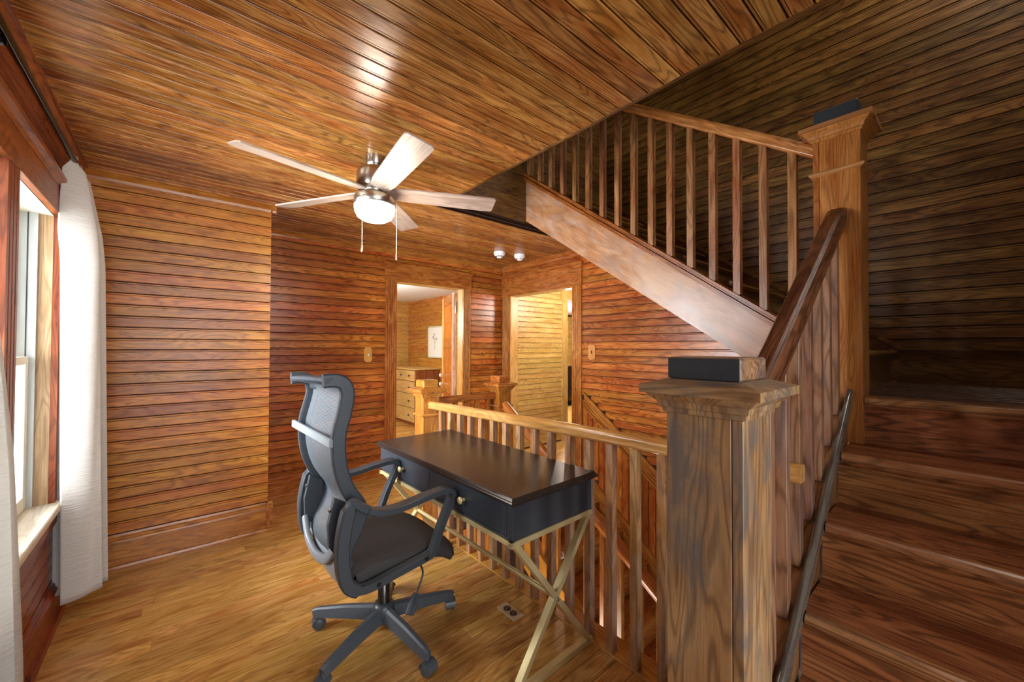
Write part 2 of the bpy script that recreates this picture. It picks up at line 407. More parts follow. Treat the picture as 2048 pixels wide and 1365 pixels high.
for i in range(22):
    link('ceiling_board', board_mesh(('x', 'y', 'z', -1), 2.9, .14, CACHE['white_ceiling_paint'], .006), c2, (.6, 4.1+.14*i, 2.20))
c3 = struct('ceiling_hall', MB().box(3.3, 9, 2.4, 4.0, CZ, CZ+.1).box(4.0, 9, 4.0, 7.2, 2.12, 2.25), plain('white_ceiling_paint', 'eceff0'), 'pale ceiling of the side hall', 'ceiling')

# ---------------------------------------------------------------- walls
HY = (.585, 1.93)
WIN = [(2.155, 2.80), (1.24, 2.03)]
wl = MB()
wl.box(XL-.17, XL, -1.3, WIN[1][0], 0, CZ).box(XL-.17, XL, WIN[1][1], WIN[0][0], 0, CZ).box(XL-.17, XL, WIN[0][1], Y1+.1, 0, CZ)
for a, b in WIN: wl.box(XL-.17, XL, a, b, 0, HY[0]-.03).box(XL-.17, XL, a, b, HY[1], CZ)
wall_left = struct('wall_left', wl, GROOVE, 'board wall holding the pair of windows at left')
lay(wall_left, 'wall_board', ('y', 'z', 'x', 1), rows_with_holes(.21, CZ-.03, -.6, Y1-.012, [(1.12, 2.92, .52, 2.12)]), W_backlit('y'), dpos=XL)
wall_back = struct('wall_back', MB().box(XL-.17, XJ-.012, Y1, Y1+.12, 0, CZ).box(XJ-.12, XJ-.012, Y1+.1, Y2+.12, 0, CZ), GROOVE, 'beadboard wall beside the far curtain, ending at a projecting corner')
lay(wall_back, 'wall_board', ('x', 'z', 'y', -1), rows_with_holes(.208, CZ-.04, XL+.01, XJ, []), W_wall('x'), dpos=Y1)
lay(wall_back, 'wall_board', ('y', 'z', 'x', 1), rows_with_holes(.208, CZ-.04, Y1, Y2-.012, []), W_wall('y'), dpos=XJ-.012)
D1 = (1.775, 2.606, 2.02)
wf = MB().box(XJ-.12, D1[0], Y2, Y2+.12, 0, CZ).box(D1[1], X3+.1, Y2, Y2+.12, 0, CZ).box(D1[0], D1[1], Y2, Y2+.12, D1[2], CZ)
wall_far = struct('wall_far', wf, GROOVE, 'beadboard wall around the bedroom doorway')
lay(wall_far, 'wall_board', ('x', 'z', 'y', -1), rows_with_holes(.15, CZ-.03, XJ+.001, X3-.012, [(1.66, 2.71, 0, 2.2)]), W_red('x'), dpos=Y2)
D2 = (2.773, 3.81, 1.97)
wr = MB().box(X3, X3+.11, -.9, D2[0], -2.7, CZ+.2).box(X3, X3+.11, D2[1], Y2+.12, 0, CZ).box(X3, X3+.11, D2[0], D2[1], D2[2], CZ).box(X3, X3+.11, -.9, YE, CZ+.2, 4.9).box(X3, X3+.11, D2[0], Y2, -2.7, -.1)
wall_right = struct('wall_right', wr, GROOVE, 'tall board wall running behind both stair flights')
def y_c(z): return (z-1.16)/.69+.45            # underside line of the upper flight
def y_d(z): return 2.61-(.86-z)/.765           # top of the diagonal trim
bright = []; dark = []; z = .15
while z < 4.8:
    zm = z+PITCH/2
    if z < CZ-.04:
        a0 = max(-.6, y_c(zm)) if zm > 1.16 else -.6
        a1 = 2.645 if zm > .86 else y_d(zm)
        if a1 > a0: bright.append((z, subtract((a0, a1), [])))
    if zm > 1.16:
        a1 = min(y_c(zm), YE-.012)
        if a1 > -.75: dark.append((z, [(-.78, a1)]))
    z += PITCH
bright.append((2.215, [(2.645, Y2-.012)])); bright.append((2.277, [(2.645, Y2-.012)]))
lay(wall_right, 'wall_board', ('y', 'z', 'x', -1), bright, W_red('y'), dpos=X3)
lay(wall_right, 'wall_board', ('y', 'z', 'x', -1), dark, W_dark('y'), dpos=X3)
# vertical boards under the diagonal trim, running down to the stair skirt
y = 2.64-PITCH
while y > .1:
    ym = y+PITCH/2
    z1 = .86-.765*(2.61-ym)-.08; z0 = -.081-.765*(2.379-ym)-.05
    if y > 2.4: z0 = .0
    link('wainscot_board', board_mesh(('z', 'y', 'x', -1), z1-z0, PITCH, W_red('z')), wall_right, (X3, y, z0)); y -= PITCH
# diagonal trims on the right wall (fluted chair rail and stair skirt)
def diag(mb, y0, z0, y1, z1, th, xo, dep):
    mb.prism([(y0, z0), (y1, z1), (y1, z1-th), (y0, z0-th)], 'x', xo-dep, xo)
DG = wood('trim_pine', '642c0e', 'a55d24', 'c17f38', 'y', rough=.26, rings=6, ringmix=.45, var=.1, wid=8, ang=math.radians(37))
mb = MB(); zz = lambda yy, z0: z0-.765*(2.61-yy)
for o_, t_, d_ in ((0, .025, .03), (-.03, .03, .022), (-.065, .03, .022), (-.10, .03, .022), (-.135, .025, .03)):
    diag(mb, 2.61, .86+o_, .3, .86-.765*2.31+o_, t_, X3, d_)
diag(mb, 2.61, .86, .3, .86-.765*2.31, .155, X3, .016)
part('diagonal_trim', mb, DG, wall_right)
mb = MB()
diag(mb, 2.62, -.081+.765*.241, .1, -.081-.765*2.279, .03, X3, .035); diag(mb, 2.62, -.115+.765*.241, .1, -.115-.765*2.279, .02, X3, .026)
diag(mb, 2.62, .05, .1, .05-.765*2.52, .5, X3, .018)
part('stair_skirt', mb, DG, wall_right)
# upper skirt along the dark wall, above the landing
DKD = wood('dark_pine', '20120a', '6a4420', '93682f', 'y', rough=.36, rings=8, ringmix=.5, var=.3, wid=9, ang=math.radians(-35))
mb = MB(); mb.box(X3-.018, X3, -.78, .29, 1.122, 1.31).box(X3-.03, X3, -.78, .29, 1.31, 1.335)
part('landing_baseboard', mb, W_dark('y'), wall_right)
mb = MB(); mb.prism([(.29, 1.122), (.29, 1.31), (2.38, 1.31+.69*2.09), (2.38, .95+.69*2.09)], 'x', X3-.018, X3)
mb.prism([(.28, 1.31), (.28, 1.338), (2.38, 1.338+.69*2.1), (2.38, 1.31+.69*2.1)], 'x', X3-.032, X3)
part('upper_skirt', mb, DKD, wall_right)
# panel closing the void above the ceiling line
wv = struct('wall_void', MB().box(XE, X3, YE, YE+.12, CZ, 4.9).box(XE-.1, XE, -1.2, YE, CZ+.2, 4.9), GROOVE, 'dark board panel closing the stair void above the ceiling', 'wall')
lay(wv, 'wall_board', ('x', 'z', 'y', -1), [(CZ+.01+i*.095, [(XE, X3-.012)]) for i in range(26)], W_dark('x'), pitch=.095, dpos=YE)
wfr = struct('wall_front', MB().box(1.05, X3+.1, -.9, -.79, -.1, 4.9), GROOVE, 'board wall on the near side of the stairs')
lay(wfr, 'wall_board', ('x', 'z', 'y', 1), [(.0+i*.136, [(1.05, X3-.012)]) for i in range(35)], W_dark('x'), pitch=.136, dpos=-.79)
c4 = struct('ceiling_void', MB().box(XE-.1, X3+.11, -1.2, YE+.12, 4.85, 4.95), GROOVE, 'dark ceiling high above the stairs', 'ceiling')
# rooms beyond
wb = MB().box(.3, 3.6, 7.24, 7.35, 0, 2.3).box(3.5, 3.6, 4.09, 7.35, 0, 2.3).box(.3, .6, 4.09, 7.35, 0, 2.3)
wbed = struct('wall_bedroom', wb, GROOVE_P, 'knotty pine board walls of the bedroom', 'wall')
lay(wbed, 'wall_board', ('x', 'z', 'y', -1), [(.02+i*.085, [(.6, 3.49)]) for i in range(26)], W_pale('x'), pitch=.085, dpos=7.24)
lay(wbed, 'wall_board', ('y', 'z', 'x', -1), [(.02+i*.085, [(4.1, 7.23)]) for i in range(26)], W_gold('y'), pitch=.085, dpos=3.5)
wh = MB().box(3.33, 4.27, 3.80, 3.95, 0, CZ).box(5.1, 9, 3.80, 3.95, 0, CZ).box(4.27, 5.1, 3.80, 3.95, 1.99, CZ).box(3.33, 9, 2.4, 2.5, 0, CZ).box(8.9, 9, 2.5, 7, 0, CZ).box(3.7, 9, 6.45, 6.55, 0, 2.2).box(3.7, 3.8, 3.95, 6.5, 0, 2.2)
whall = struct('wall_hall', wh, GROOVE_P, 'light yellow pine boards of the side hall', 'wall')
W_hall = wood('hall_pine', '94601c', 'c9964c', 'dab06a', 'x', rough=.4, rings=9, ringmix=.45, var=.1, wid=8)
lay(whall, 'wall_board', ('x', 'z', 'y', -1), [(.02+i*PITCH, [(3.33, 4.16)]) for i in range(34)], W_hall, dpos=3.80)
lay(whall, 'wall_board', ('x', 'z', 'y', -1), [(.02+i*.085, [(5.0, 8.5)]) for i in range(24)], W_pale('x'), pitch=.085, dpos=6.45)
mb = MB().box(4.16, 4.27, 3.775, 3.80, 0, 2.0).box(4.13, 5.2, 3.77, 3.80, 1.99, 2.17).box(4.27, 4.285, 3.80, 3.95, 0, 1.99)
part('door_casing', mb, wood('hall_pine', '94601c', 'c9964c', 'dab06a', 'z', rough=.4, rings=9, ringmix=.45, var=.1, wid=8), whall)
# lower storey seen down the stair well
wlow = struct('wall_lower', MB().box(1.2, 2.12, 2.69, 2.78, -2.7, -.14).box(2.12, 3.22, 2.74, 2.82, -2.7, -.14).box(1.4, 1.5, -.9, 2.7, -2.7, -.14).box(1.2, 3.3, 4.1, 4.2, -2.7, -.14), GROOVE, 'boarded wall below the stair well', 'wall')
yy = 1.5
while yy < 2.05:
    link('wall_board', board_mesh(('z', 'x', 'y', -1), 2.4, PITCH, W_gold('z')), wlow, (yy, 2.69, -2.55)); yy += PITCH
flow = struct('floor_lower', MB().box(1.2, 3.3, -.9, 4.1, -2.75, -2.634), GROOVE, 'plank floor of the storey below', 'floor')
lay(flow, 'floor_board', ('y', 'x', 'z', 1), [(1.5+i*.083, [(-.8, 2.68)]) for i in range(21)], W_floor('y'), pitch=.083, d=.014, dpos=-2.634)

# ---------------------------------------------------------------- mouldings
CROWN = [(0, 0), (0, -.052), (.008, -.052), (.012, -.036), (.03, -.018), (.036, -.012), (.046, -.01), (.046, 0)]
def crown(name, axis, sgn, pos, a0, a1, mat):
    if axis == 'x': poly = [(pos+sgn*d, CZ+h) for d, h in CROWN]; mb = MB().prism(poly, 'x', a0, a1)
    else: poly = [(pos+sgn*d, CZ+h) for d, h in CROWN]; mb = MB().prism(poly, 'y', a0, a1)
    return struct(name, mb, mat, 'pine crown moulding under the ceiling', 'trim')
crown('trim_1', 'x', -1, Y1-.008, XL, XJ+.03, W_trim('x'))
crown('trim_2', 'x', -1, Y2-.008, XJ, X3, W_trim('x'))
crown('trim_3', 'y', -1, X3-.008, 2.40, Y2, W_trim('y'))
crown('trim_4', 'y', 1, XL+.008, -.6, Y1, W_backlit('y'))
crown('trim_5', 'y', 1, XJ-.004, Y1-.03, Y2, W_trim('y'))
BASE = [(0, 0), (0, .205), (.010, .205), (.014, .192), (.022, .186), (.022, .176), (.028, .170), (.030, .160), (.021, .157), (.021, .028), (.034, .026), (.038, .014), (.038, 0)]
def base(name, axis, sgn, pos, a0, a1, mat, k=1.0):
    poly = [(pos+sgn*d, h*k) for d, h in BASE]
    return struct(name, MB().prism(poly, axis, a0, a1), mat, 'moulded pine baseboard', 'baseboard')
base('baseboard_back', 'x', -1, Y1, XL, XJ+.03, W_trim('x'))
base('baseboard_corner', 'y', 1, XJ-.012, Y1-.036, Y2, W_trim('y'))
base('baseboard_left', 'y', 1, XL, -.6, Y1, W_backlit('y'))
base('baseboard_far', 'x', -1, Y2, XJ, 1.655, W_trim('x'), .85)
base('baseboard_right', 'x', -1, Y2, 2.72, X3, W_trim('x'), .85)

# ---------------------------------------------------------------- door casings (fluted)
def flute(a0, a1, base_, sgn, n=4, d=.022):
    """2-D profile across width a0..a1 with depth from base_"""
    pts = [(a0, base_), (a0, base_+sgn*d)]; w_ = a1-a0
    for i in range(n):
        c = a0+w_*(.22+.56*i/(n-1)); g = w_*.045
        pts += [(c-g, base_+sgn*d), (c, base_+sgn*(d-.007)), (c+g, base_+sgn*d)]
    pts += [(a1, base_+sgn*d), (a1, base_)]
    return pts
d1 = thing('door_frame', (2.19, Y2, 0), 'fluted pine door frame of the bedroom doorway, left of the room corner', 'door frame')
d1['kind'] = 'structure'; d1.name = 'door_1'; ORG['door_1'] = Vector((2.19, Y2, 0))
for a, b in ((1.652, 1.775), (2.606, 2.712)):
    part('side_casing', MB().prism(flute(a, b, Y2, -1), 'z', 0, 2.02), W_trim('z'), d1)
part('head_casing', MB().cbox(1.645, 2.722, Y2-.026, Y2, 2.012, 2.175, .002).prism([(Y2, 2.175), (Y2-.026, 2.175), (Y2-.045, 2.188), (Y2-.045, 2.203), (Y2, 2.203)], 'x', 1.628, 2.738), W_trim('x'), d1)
part('jamb', MB().box(1.755, 1.777, Y2-.004, Y2+.12, 0, 2.02).box(2.604, 2.626, Y2-.004, Y2+.12, 0, 2.02), W_pale('z'), d1)
part('jamb', MB().box(1.76, 2.62, Y2-.004, Y2+.12, 2.008, 2.03), W_pale('x'), d1)
d2 = thing('door_2', (X3, 3.29, 0), 'fluted pine frame of the cased opening to the side hall, beside the room corner', 'door frame'); d2['kind'] = 'structure'
for a, b in ((2.645, 2.773), (3.81, 3.945)):
    mbb = MB(); pf = flute(a, b, X3, -1); mbb.prism([(q[1], q[0]) for q in pf], 'z', 0, 1.972); part('side_casing', mbb, W_trim('z'), d2)
part('head_casing', MB().cbox(X3-.026, X3, 2.64, 3.955, 1.962, 2.185, .002).prism([(X3, 2.185), (X3-.026, 2.185), (X3-.045, 2.198), (X3-.045, 2.213), (X3, 2.213)], 'y', 2.625, 3.955), W_trim('y'), d2)
part('jamb', MB().box(X3-.004, X3+.112, 2.753, 2.775, 0, 1.97).box(X3-.004, X3+.112, 3.79, 3.812, 0, 1.97), W_pale('z'), d2)
part('jamb', MB().box(X3-.004, X3+.112, 2.76, 3.80, 1.958, 1.98), W_pale('y'), d2)
# open bedroom door, seen almost edge-on
dl = thing('door_leaf', (2.60, 4.10, 0), 'narrow stained door standing open into the bedroom with white knobs', 'door')
ux = Vector((.35, .937, 0)).normalized(); un = Vector((-ux.y, ux.x, 0))
M = Matrix(((*ux, 0), (*un, 0), (0, 0, 1, 0), (0, 0, 0, 1))).transposed(); M.translation = Vector((2.585, 4.10, .01))
LW = .78
part('stile', MB().cbox(0, .1, -.018, .018, 0, 1.98, .002, M), wood('door_edge', '7a5238', 'b98a6a', 'cfa588', 'z', rough=.4), dl, 'pinkish hinge stile')
part('stile', MB().cbox(LW-.11, LW, -.018, .018, 0, 1.98, .002, M), W_pale('z'), dl, 'outer stile paled as if sunlit')  # sunlight on this stile is put into the paler wood
for zz_ in (0, .72, 1.30, 1.86):
    part('rail', MB().cbox(.1, LW-.11, -.018, .018, zz_, zz_+(.2 if zz_ == 0 else .12), .002, M), W_trim('x'), dl)
for zz_, z2 in ((.2, .72), (.84, 1.30), (1.42, 1.86)):
    part('panel', MB().cbox(.1, LW-.11, -.008, .008, zz_, z2, .001, M), W_red('z'), dl)
for hx, hz in ((.70, .92), (.70, .80)):
    c = M @ Vector((hx, .018, hz)); mbk = MB()
    mbk.lathe([(.004, 0), (.009, .0), (.009, .016), (.022, .022), (.026, .036), (.02, .048), (.004, .052)], (0, 0, 0), 14, 'y')
    Mk = M.copy(); Mk.translation = c; mbk.v = [tuple(Mk @ Vector(v)) for v in mbk.v]
    part('door_knob', mbk, plain('white_porcelain', 'f4f2ec', .15), dl, 'white porcelain knob')
part('hinge', MB().box(-.006, .028, -.03, -.016, 1.74, 1.86, M).lathe([(.006, 1.73), (.006, 1.87)], (2.585, 4.085, 0), 8), CHROME, dl)

# ---------------------------------------------------------------- windows
def window(name, y0, y1, label):
    t = thing(name, (XL, (y0+y1)/2, HY[0]), label, 'window'); t['kind'] = 'structure'
    z0, z1 = HY; xo = XL-.085
    part('window_jamb', MB().box(XL-.16, XL, y1-.001, y1+.02, z0, z1).box(XL-.16, XL, y0-.02, y0+.001, z0, z1), wood('jamb_pine', '6b4a2a', 'a58358', 'bfa077', 'z', rough=.5, rings=6, ringmix=.4, var=.05), t)
    part('window_head', MB().box(XL-.16, XL, y0, y1, z1-.002, z1+.02), VINYL, t)
    part('sash_track', MB().box(xo-.05, xo+.04, y1-.014, y1-.001, z0, z1).box(xo-.03, xo-.022, y1-.022, y1-.014, z0, z1).box(xo-.05, xo+.04, y0+.001, y0+.014, z0, z1), TRACK, t)
    part('parting_strip', MB().box(xo+.009, xo+.0125, y1-.017, y1-.013, z0, z1), plain('dark_rubber', '2b2f30', .6), t)
    zm = 1.245
    for nm, xs, a, b in (('upper_sash', xo-.035, zm-.02, z1), ('lower_sash', xo+.005, z0, zm+.025)):
        f = .042
        s_ = part(nm, MB().cbox(xs-.016, xs+.016, y0+.014, y0+.014+f, a, b, .002).cbox(xs-.016, xs+.016, y1-.014-f, y1-.014, a, b, .002)
                  .cbox(xs-.016, xs+.016, y0+.014+f, y1-.014-f, a, a+(.06 if nm == 'lower_sash' else .035), .002).cbox(xs-.016, xs+.016, y0+.014+f, y1-.014-f, b-.035, b, .002), VINYL, t)
        part('pane', MB().box(xs-.002, xs+.002, y0+.05, y1-.05, a+.03, b-.03), GLASS, s_)
    part('window_stool', MB().cbox(XL-.17, XL+.045, y0-.06, y1+.06, z0-.032, z0, .004), wood('sill_pine', '9a8a70', 'd8cdb6', 'e8dfcc', 'y', rough=.55, rings=6, ringmix=.25, var=.05), t, 'pale worn wooden sill')
    return t
window('window_1', *WIN[0], 'double-hung window beside the far white curtain')
window('window_2', *WIN[1], 'double-hung window hidden behind the near white curtain')
apr = struct('trim_6', MB().cbox(XL, XL+.024, 1.13, 2.90, .48, .553, .003), W_backlit('y'), 'apron board below the window sills', 'trim')
mb = MB()
for a, b in ((2.80, 2.905), (2.03, 2.155), (1.135, 1.24)):
    pf = flute(a, b, XL, 1, 3); mb.prism([(q[1], q[0]) for q in pf], 'z', .585, 1.93)
struct('trim_7', mb, W_backlit('z'), 'fluted vertical casings between and beside the windows', 'trim')
struct('trim_8', MB().cbox(XL, XL+.026, 1.12, 2.92, 1.93, 2.055, .002).prism([(XL, 2.055), (XL+.026, 2.055), (XL+.034, 2.068), (XL+.05, 2.076), (XL+.05, 2.092), (XL+.03, 2.10), (XL, 2.10)], 'y', 1.10, 2.94), W_backlit('y'), 'moulded head casing over the windows', 'trim')

# ---------------------------------------------------------------- curtains and rod
rod = thing('curtain_rod', (-.37, 2.0, 2.19), 'dark metal curtain rod above the windows', 'curtain rod')
part('rod', MB().lathe([(.011, .35), (.011, 2.93)], (-.37, 0, 2.19), 14, 'y'), plain('dark_bronze', '3b3836', .22, 1), rod)
part('rod_sleeve', MB().lathe([(.013, .35), (.013, 1.9)], (-.37, 0, 2.19), 14, 'y'), plain('dark_bronze', '3b3836'), rod)
for yb in (.5, 1.75, 2.86):
    part('bracket', MB().bar((XL, yb, 2.15), (-.375, yb, 2.165), .014, .01).bar((-.375, yb, 2.16), (-.375, yb, 2.185), .014, .008, (0, 1, 0)).box(XL, XL+.006, yb-.015, yb+.015, 2.12, 2.18), plain('dark_bronze', '3b3836'), rod)
def curtain(name, label, yfun, amp, xc, zbot, ztop, nf, phase=0, nv=60):
    def fn(u, v):
        z = ztop+(zbot-ztop)*v
        y0, y1 = yfun(z)
        a = amp(z)
        th = phase+u*nf*2*math.pi
        wav = math.sin(th)+.25*math.sin(2.1*th+1+v*1.3)
        if z > 2.15: a = a*.35
        return (xc(z, u)+a*wav, y0+(y1-y0)*(u+.012*math.sin(2*th)), z+.012*math.sin(th*.5)*v)
    o = solo(name, MB().grid(fn, 120, nv), CURT, label, 'curtain', (-.37, 2, 0), 'white curtains on the rod')
    del o['group']
    md = o.modifiers.new('solid', 'SOLIDIFY'); md.thickness = .0015
    return o
curtain('curtain', 'white textured curtain gathered at the far end of the window', lambda z: (2.72+.025*(2.2-z), 2.91+.02*(2.2-z)/2), lambda z: .030+.040*min(1, (2.22-z)/.35)+.010*(2.2-z)/2, lambda z, u: -.372+.030*min(1, (2.22-z)/.5)+.006*(2.2-z)/2, .115, 2.215, 1.55, -.9)
def yn(z):
    ks = [(2.3, 1.42), (1.63, 1.547), (1.3, 1.66), (1.0, 1.77), (.43, 1.88), (.2, 1.91)]
    for (za, ya), (zb, yb) in zip(ks, ks[1:]):
        if z >= zb: return (.55, ya+(yb-ya)*(za-z)/(za-zb))
    return (.55, 1.91)
curtain('curtain', 'white textured curtain at the left edge, nearest the camera', yn, lambda z: .02+.014*min(1, (2.22-z)), lambda z, u: -.365+.012*min(1, (2.22-z)), .1, 2.215, 5, .4)

# ---------------------------------------------------------------- newel posts
def newel(loc, hw, z0, z1, ztop, label, mat, matx, coll=None, blk=None, capmat=None, plate=.043, seam='near', s=1.0):
    cx, cy = loc
    t = thing('newel_post', (cx, cy, z0), label, 'newel post')
    t_ = .021 if seam else 0
    part('shaft', MB().cbox(cx-hw, cx+hw, cy-hw+(t_+.0012 if seam == 'near' else 0), cy+hw-(t_+.0012 if seam == 'far' else 0), z0, z1, .0015), mat, t)
    if seam == 'near': part('face_board', MB().cbox(cx-hw, cx+hw, cy-hw, cy-hw+t_, z0, z1, .0015), mat, t)
    if seam == 'far': part('face_board', MB().cbox(cx-hw, cx+hw, cy+hw-t_, cy+hw, z0, z1, .0015), mat, t)
    h = ztop-z1
    # cove, ogee and plate stacked under the block
    part('cap_moulding', MB().sq([(hw, z1-.028*s), (hw+.006, z1-.026*s), (hw+.007, z1-.016*s), (hw+.013, z1-.014*s), (hw+.016, z1-.002*s), (hw+.024, z1+.004*s), (hw+plate*.72, z1+.012*s), (hw+plate*.78, z1+.016*s)], cx, cy), mat, t)
    zp = z1+.016*s
    part('cap_plate', MB().sq([(hw+plate, zp), (hw+plate, zp+.018*s), (hw-.002, zp+.018*s+.013*s), (hw-.004, zp+.031*s)], cx, cy), capmat or matx, t)
    zb = zp+.031*s
    b = part('cap_block', MB().cbox(cx-hw+.004, cx+hw-.004, cy-hw+.006, cy+hw-.002, zb-.001, ztop, .005), matx if blk is None else blk, t)
    if coll:
        for zc in coll: part('collar', MB().sq([(hw, zc-.008), (hw+.012, zc-.002), (hw+.014, zc+.004), (hw+.01, zc+.010), (hw, zc+.013)], cx, cy), matx, t)
    return t
NW = .0785
def block_mat():       # worn black paint on the room side only, bare wood on the flank: two materials
    return plain('worn_black_paint', '2b2f33', .5, noise=.45, nscale=180, bump=.5)
fn_ = newel((.9185, .3715), NW, 0, 1.205, 1.300, 'large weathered newel post in the foreground with black-painted block on top', W_worn('z'), W_worn('y'), seam='near', capmat=W_worn('y'))
blkb = [c for c in fn_.children if c.name.startswith('cap_block')][0]
part('block_face', MB().cbox(.9185-NW+.002, .9185-NW+.0045, .2995, .4475, 1.2535, 1.2975, .0008), block_mat(), fn_, 'black-painted front of the cap block')
un_ = newel((2.1785, .3715), NW, .935, 2.235, 2.345, 'tall newel post on the stair landing with moulded cap', wood('newel_pine', '5a2c10', 'a55e28', 'bd7c3e', 'z', rough=.32, rings=9, ringmix=.4, var=.05, wid=9), wood('newel_cap', '5c3216', 'a86a38', 'c48a58', 'y', rough=.3, rings=4, ringmix=.3, var=.03), coll=(2.065,), blk=block_mat(), seam='far')
newel((1.457, 2.695), .066, 0, .972, 1.072, 'golden newel post behind the desk, in front of the bedroom doorway', W_gold('z'), W_gold('x'), coll=(.81,), seam=None, plate=.04, s=1.0)
newel((2.168, 2.695), .066, 0, .972, 1.072, 'brown newel post at the head of the descending stairs', W_trim('z'), W_trim('x'), coll=(.81,), seam=None, plate=.04, s=1.0)

# ---------------------------------------------------------------- guard rail (beside desk)
RSEC = [(-.024, -.026), (-.028, -.014), (-.024, -.006), (-.031, .004), (-.029, .016), (-.018, .026), (0, .029), (.018, .026), (.029, .016), (.031, .004), (.024, -.006), (.028, -.014), (.024, -.026)]
gr = thing('guard_railing', (1.457, 1.5, 0), 'long light oak guard railing beside the desk along the stair well', 'railing')
part('handrail', MB().sweep([(1.460, .345, .936), (1.460, 1.2, .926), (1.460, 2.0, .906), (1.460, 2.63, .888)], RSEC), W_rail('y'), gr)
bmesh_g = mesh('baluster', MB().cbox(-.0175, .0175, -.0175, .0175, 0, .872, .0015), W_worn('z') if False else W_gold('z'))
GB = wood('baluster_pine', '6a3f1c', 'a8733c', 'c79a66', 'z', rough=.28, rings=5, ringmix=.5, var=.16, blotch='7f7a78', blotchmix=.35)
bmesh_g.materials[0] = GB
k = 0
while True:
    yb = .438+.12*k
    if yb > 2.58: break
    zt = .936-(yb-.345)*.021-.022
    link('baluster', mesh('baluster', MB().cbox(-.0175, .0175, -.0175, .0175, 0, zt, .0015), GB), gr, (1.459, yb, .002)); k += 1
# short rail between the two far newels
sr = thing('short_railing', (1.81, 2.70, 0), 'short brown railing between the two small newel posts', 'railing')
part('handrail', MB().sweep([(1.523, 2.70, .905), (2.102, 2.70, .905)], RSEC), W_trim('x'), sr)
for i in range(5): link('baluster', mesh('baluster', MB().cbox(-.0165, .0165, -.0165, .0165, 0, .885, .0015), W_trim('z')), sr, (1.60+.108*i, 2.70, .002))

# ---------------------------------------------------------------- lower flight: near stairs climbing to the landing
RI, RU = .187, .245
XN = [.88, 1.125, 1.37, 1.615, 1.86, 2.105]
def W_nose(ax): return wood('worn_nosing', '3c1c0e', '86522e', 'ab7a50', ax, rough=.26, rings=7, ringmix=.5, var=.08, wid=7)
st = thing('staircase', (1.5, -.2, 0), 'dark worn staircase climbing from the foreground newel to the landing', 'staircase')
def tread_prof(xn, z, L, th=.028):
    return [(xn+.012, z-th), (xn+.004, z-th+.004), (xn, z-th*.5), (xn+.003, z-.004), (xn+.012, z), (xn+L, z), (xn+L, z-th)]
for i, xn in enumerate(XN):
    z = RI*(i+1)
    L = RU+.03 if i < 5 else X3-xn-.02
    if i < 5:
        part('tread', MB().box(xn+.030, xn+L, -.776, .335, z-.028, z), W_stair('y'), st)
        part('nosing', MB().prism(tread_prof(xn, z, .030), 'y', -.776, .322), W_nose('y'), st)
    part('riser', MB().box(xn+.026, xn+.045, -.776, .335, z-RI, z-.028), W_stair('y'), st)
    part('riser_moulding', MB().prism([(xn+.026, z-.05), (xn+.014, z-.036), (xn+.014, z-.028), (xn+.026, z-.028)], 'y', -.776, .335), W_stair('y'), st)
part('landing_nosing', MB().prism(tread_prof(XN[5], 1.122, .11), 'y', -.776, .29), W_nose('y'), st)
yy = -.785
xx = XN[5]+.11
while xx < X3-.03:
    ww = min(.085, X3-.018-xx)
    part('landing_board', MB().cbox(xx+.0005, xx+ww-.0005, -.776, .70, 1.10, 1.122, .001), wood('landing_pine', '1c0f09', '4b3323', '665044', 'y', rough=.25, rings=7, ringmix=.4, var=.12, wid=8), st); xx += .085
SA = math.atan(RI/RU)
sl = RI/RU
def zn(x): return .935+sl*(x-1.86)
DS = wood('stringer_pine', '2a140a', '7a4a2a', '9c6c46', 'x', rough=.3, rings=6, ringmix=.45, var=.1, ang=SA)
part('skirt_strip', MB().prism([(.86, zn(.86)-.03), (.86, zn(.86)+.028), (2.10, zn(2.10)+.028), (2.10, zn(2.10)-.03)], 'y', .326, .340).sweep([(.86, .333, zn(.86)+.028), (2.10, .333, zn(2.10)+.028)], [(.011*math.cos(a*math.pi/5), .011*math.sin(a*math.pi/5)) for a in range(10)]), wood('black_strip', '2a241f', '574d44', '756a5e', 'x', rough=.2, rings=5, ringmix=.4, var=.05, ang=SA), st, 'dark glossy strip along the inner edge of the steps')
part('stringer', MB().prism([(.99, 0), (.99, zn(.99)), (2.10, zn(2.10)), (2.10, .6), (1.5, 0)], 'y', .342, .40), DS, st)
nr = thing('stair_railing', (1.5, .371, .5), 'steep dark handrail with balusters rising from the foreground newel to the tall newel', 'railing')
def zr(x): return 1.56+.72*(x-1.66)
part('handrail', MB().sweep([(.99, .371, zr(.99)), (2.105, .371, zr(2.105))], [(-.030, -.036), (-.034, -.012), (-.034, .014), (-.026, .024), (-.012, .028), (.012, .028), (.026, .024), (.034, .014), (.034, -.012), (.030, -.036)], smooth=False), wood('handrail_pine', '1e0d05', '55301a', '7c5030', 'x', rough=.3, rings=6, ringmix=.5, var=.05, ang=math.atan(.72)), nr)
for i in range(8):
    x = 2.022-.1335*i
    if x < 1.03: break
    zb_ = zn(x)-.005; zt = zr(x)-.03
    if abs(x-1.46) < .06: x = 1.485
    link('baluster', mesh('baluster', MB().cbox(-.0175, .0175, -.0175, .0175, 0, zt-zb_, .0015), wood('stair_baluster_pine', '4a2a18', '8a5a3c', 'ac8060', 'z', rough=.3, rings=6, ringmix=.55, var=.14, blotch='6f6a6c', blotchmix=.3)), nr, (x, .371, zb_))

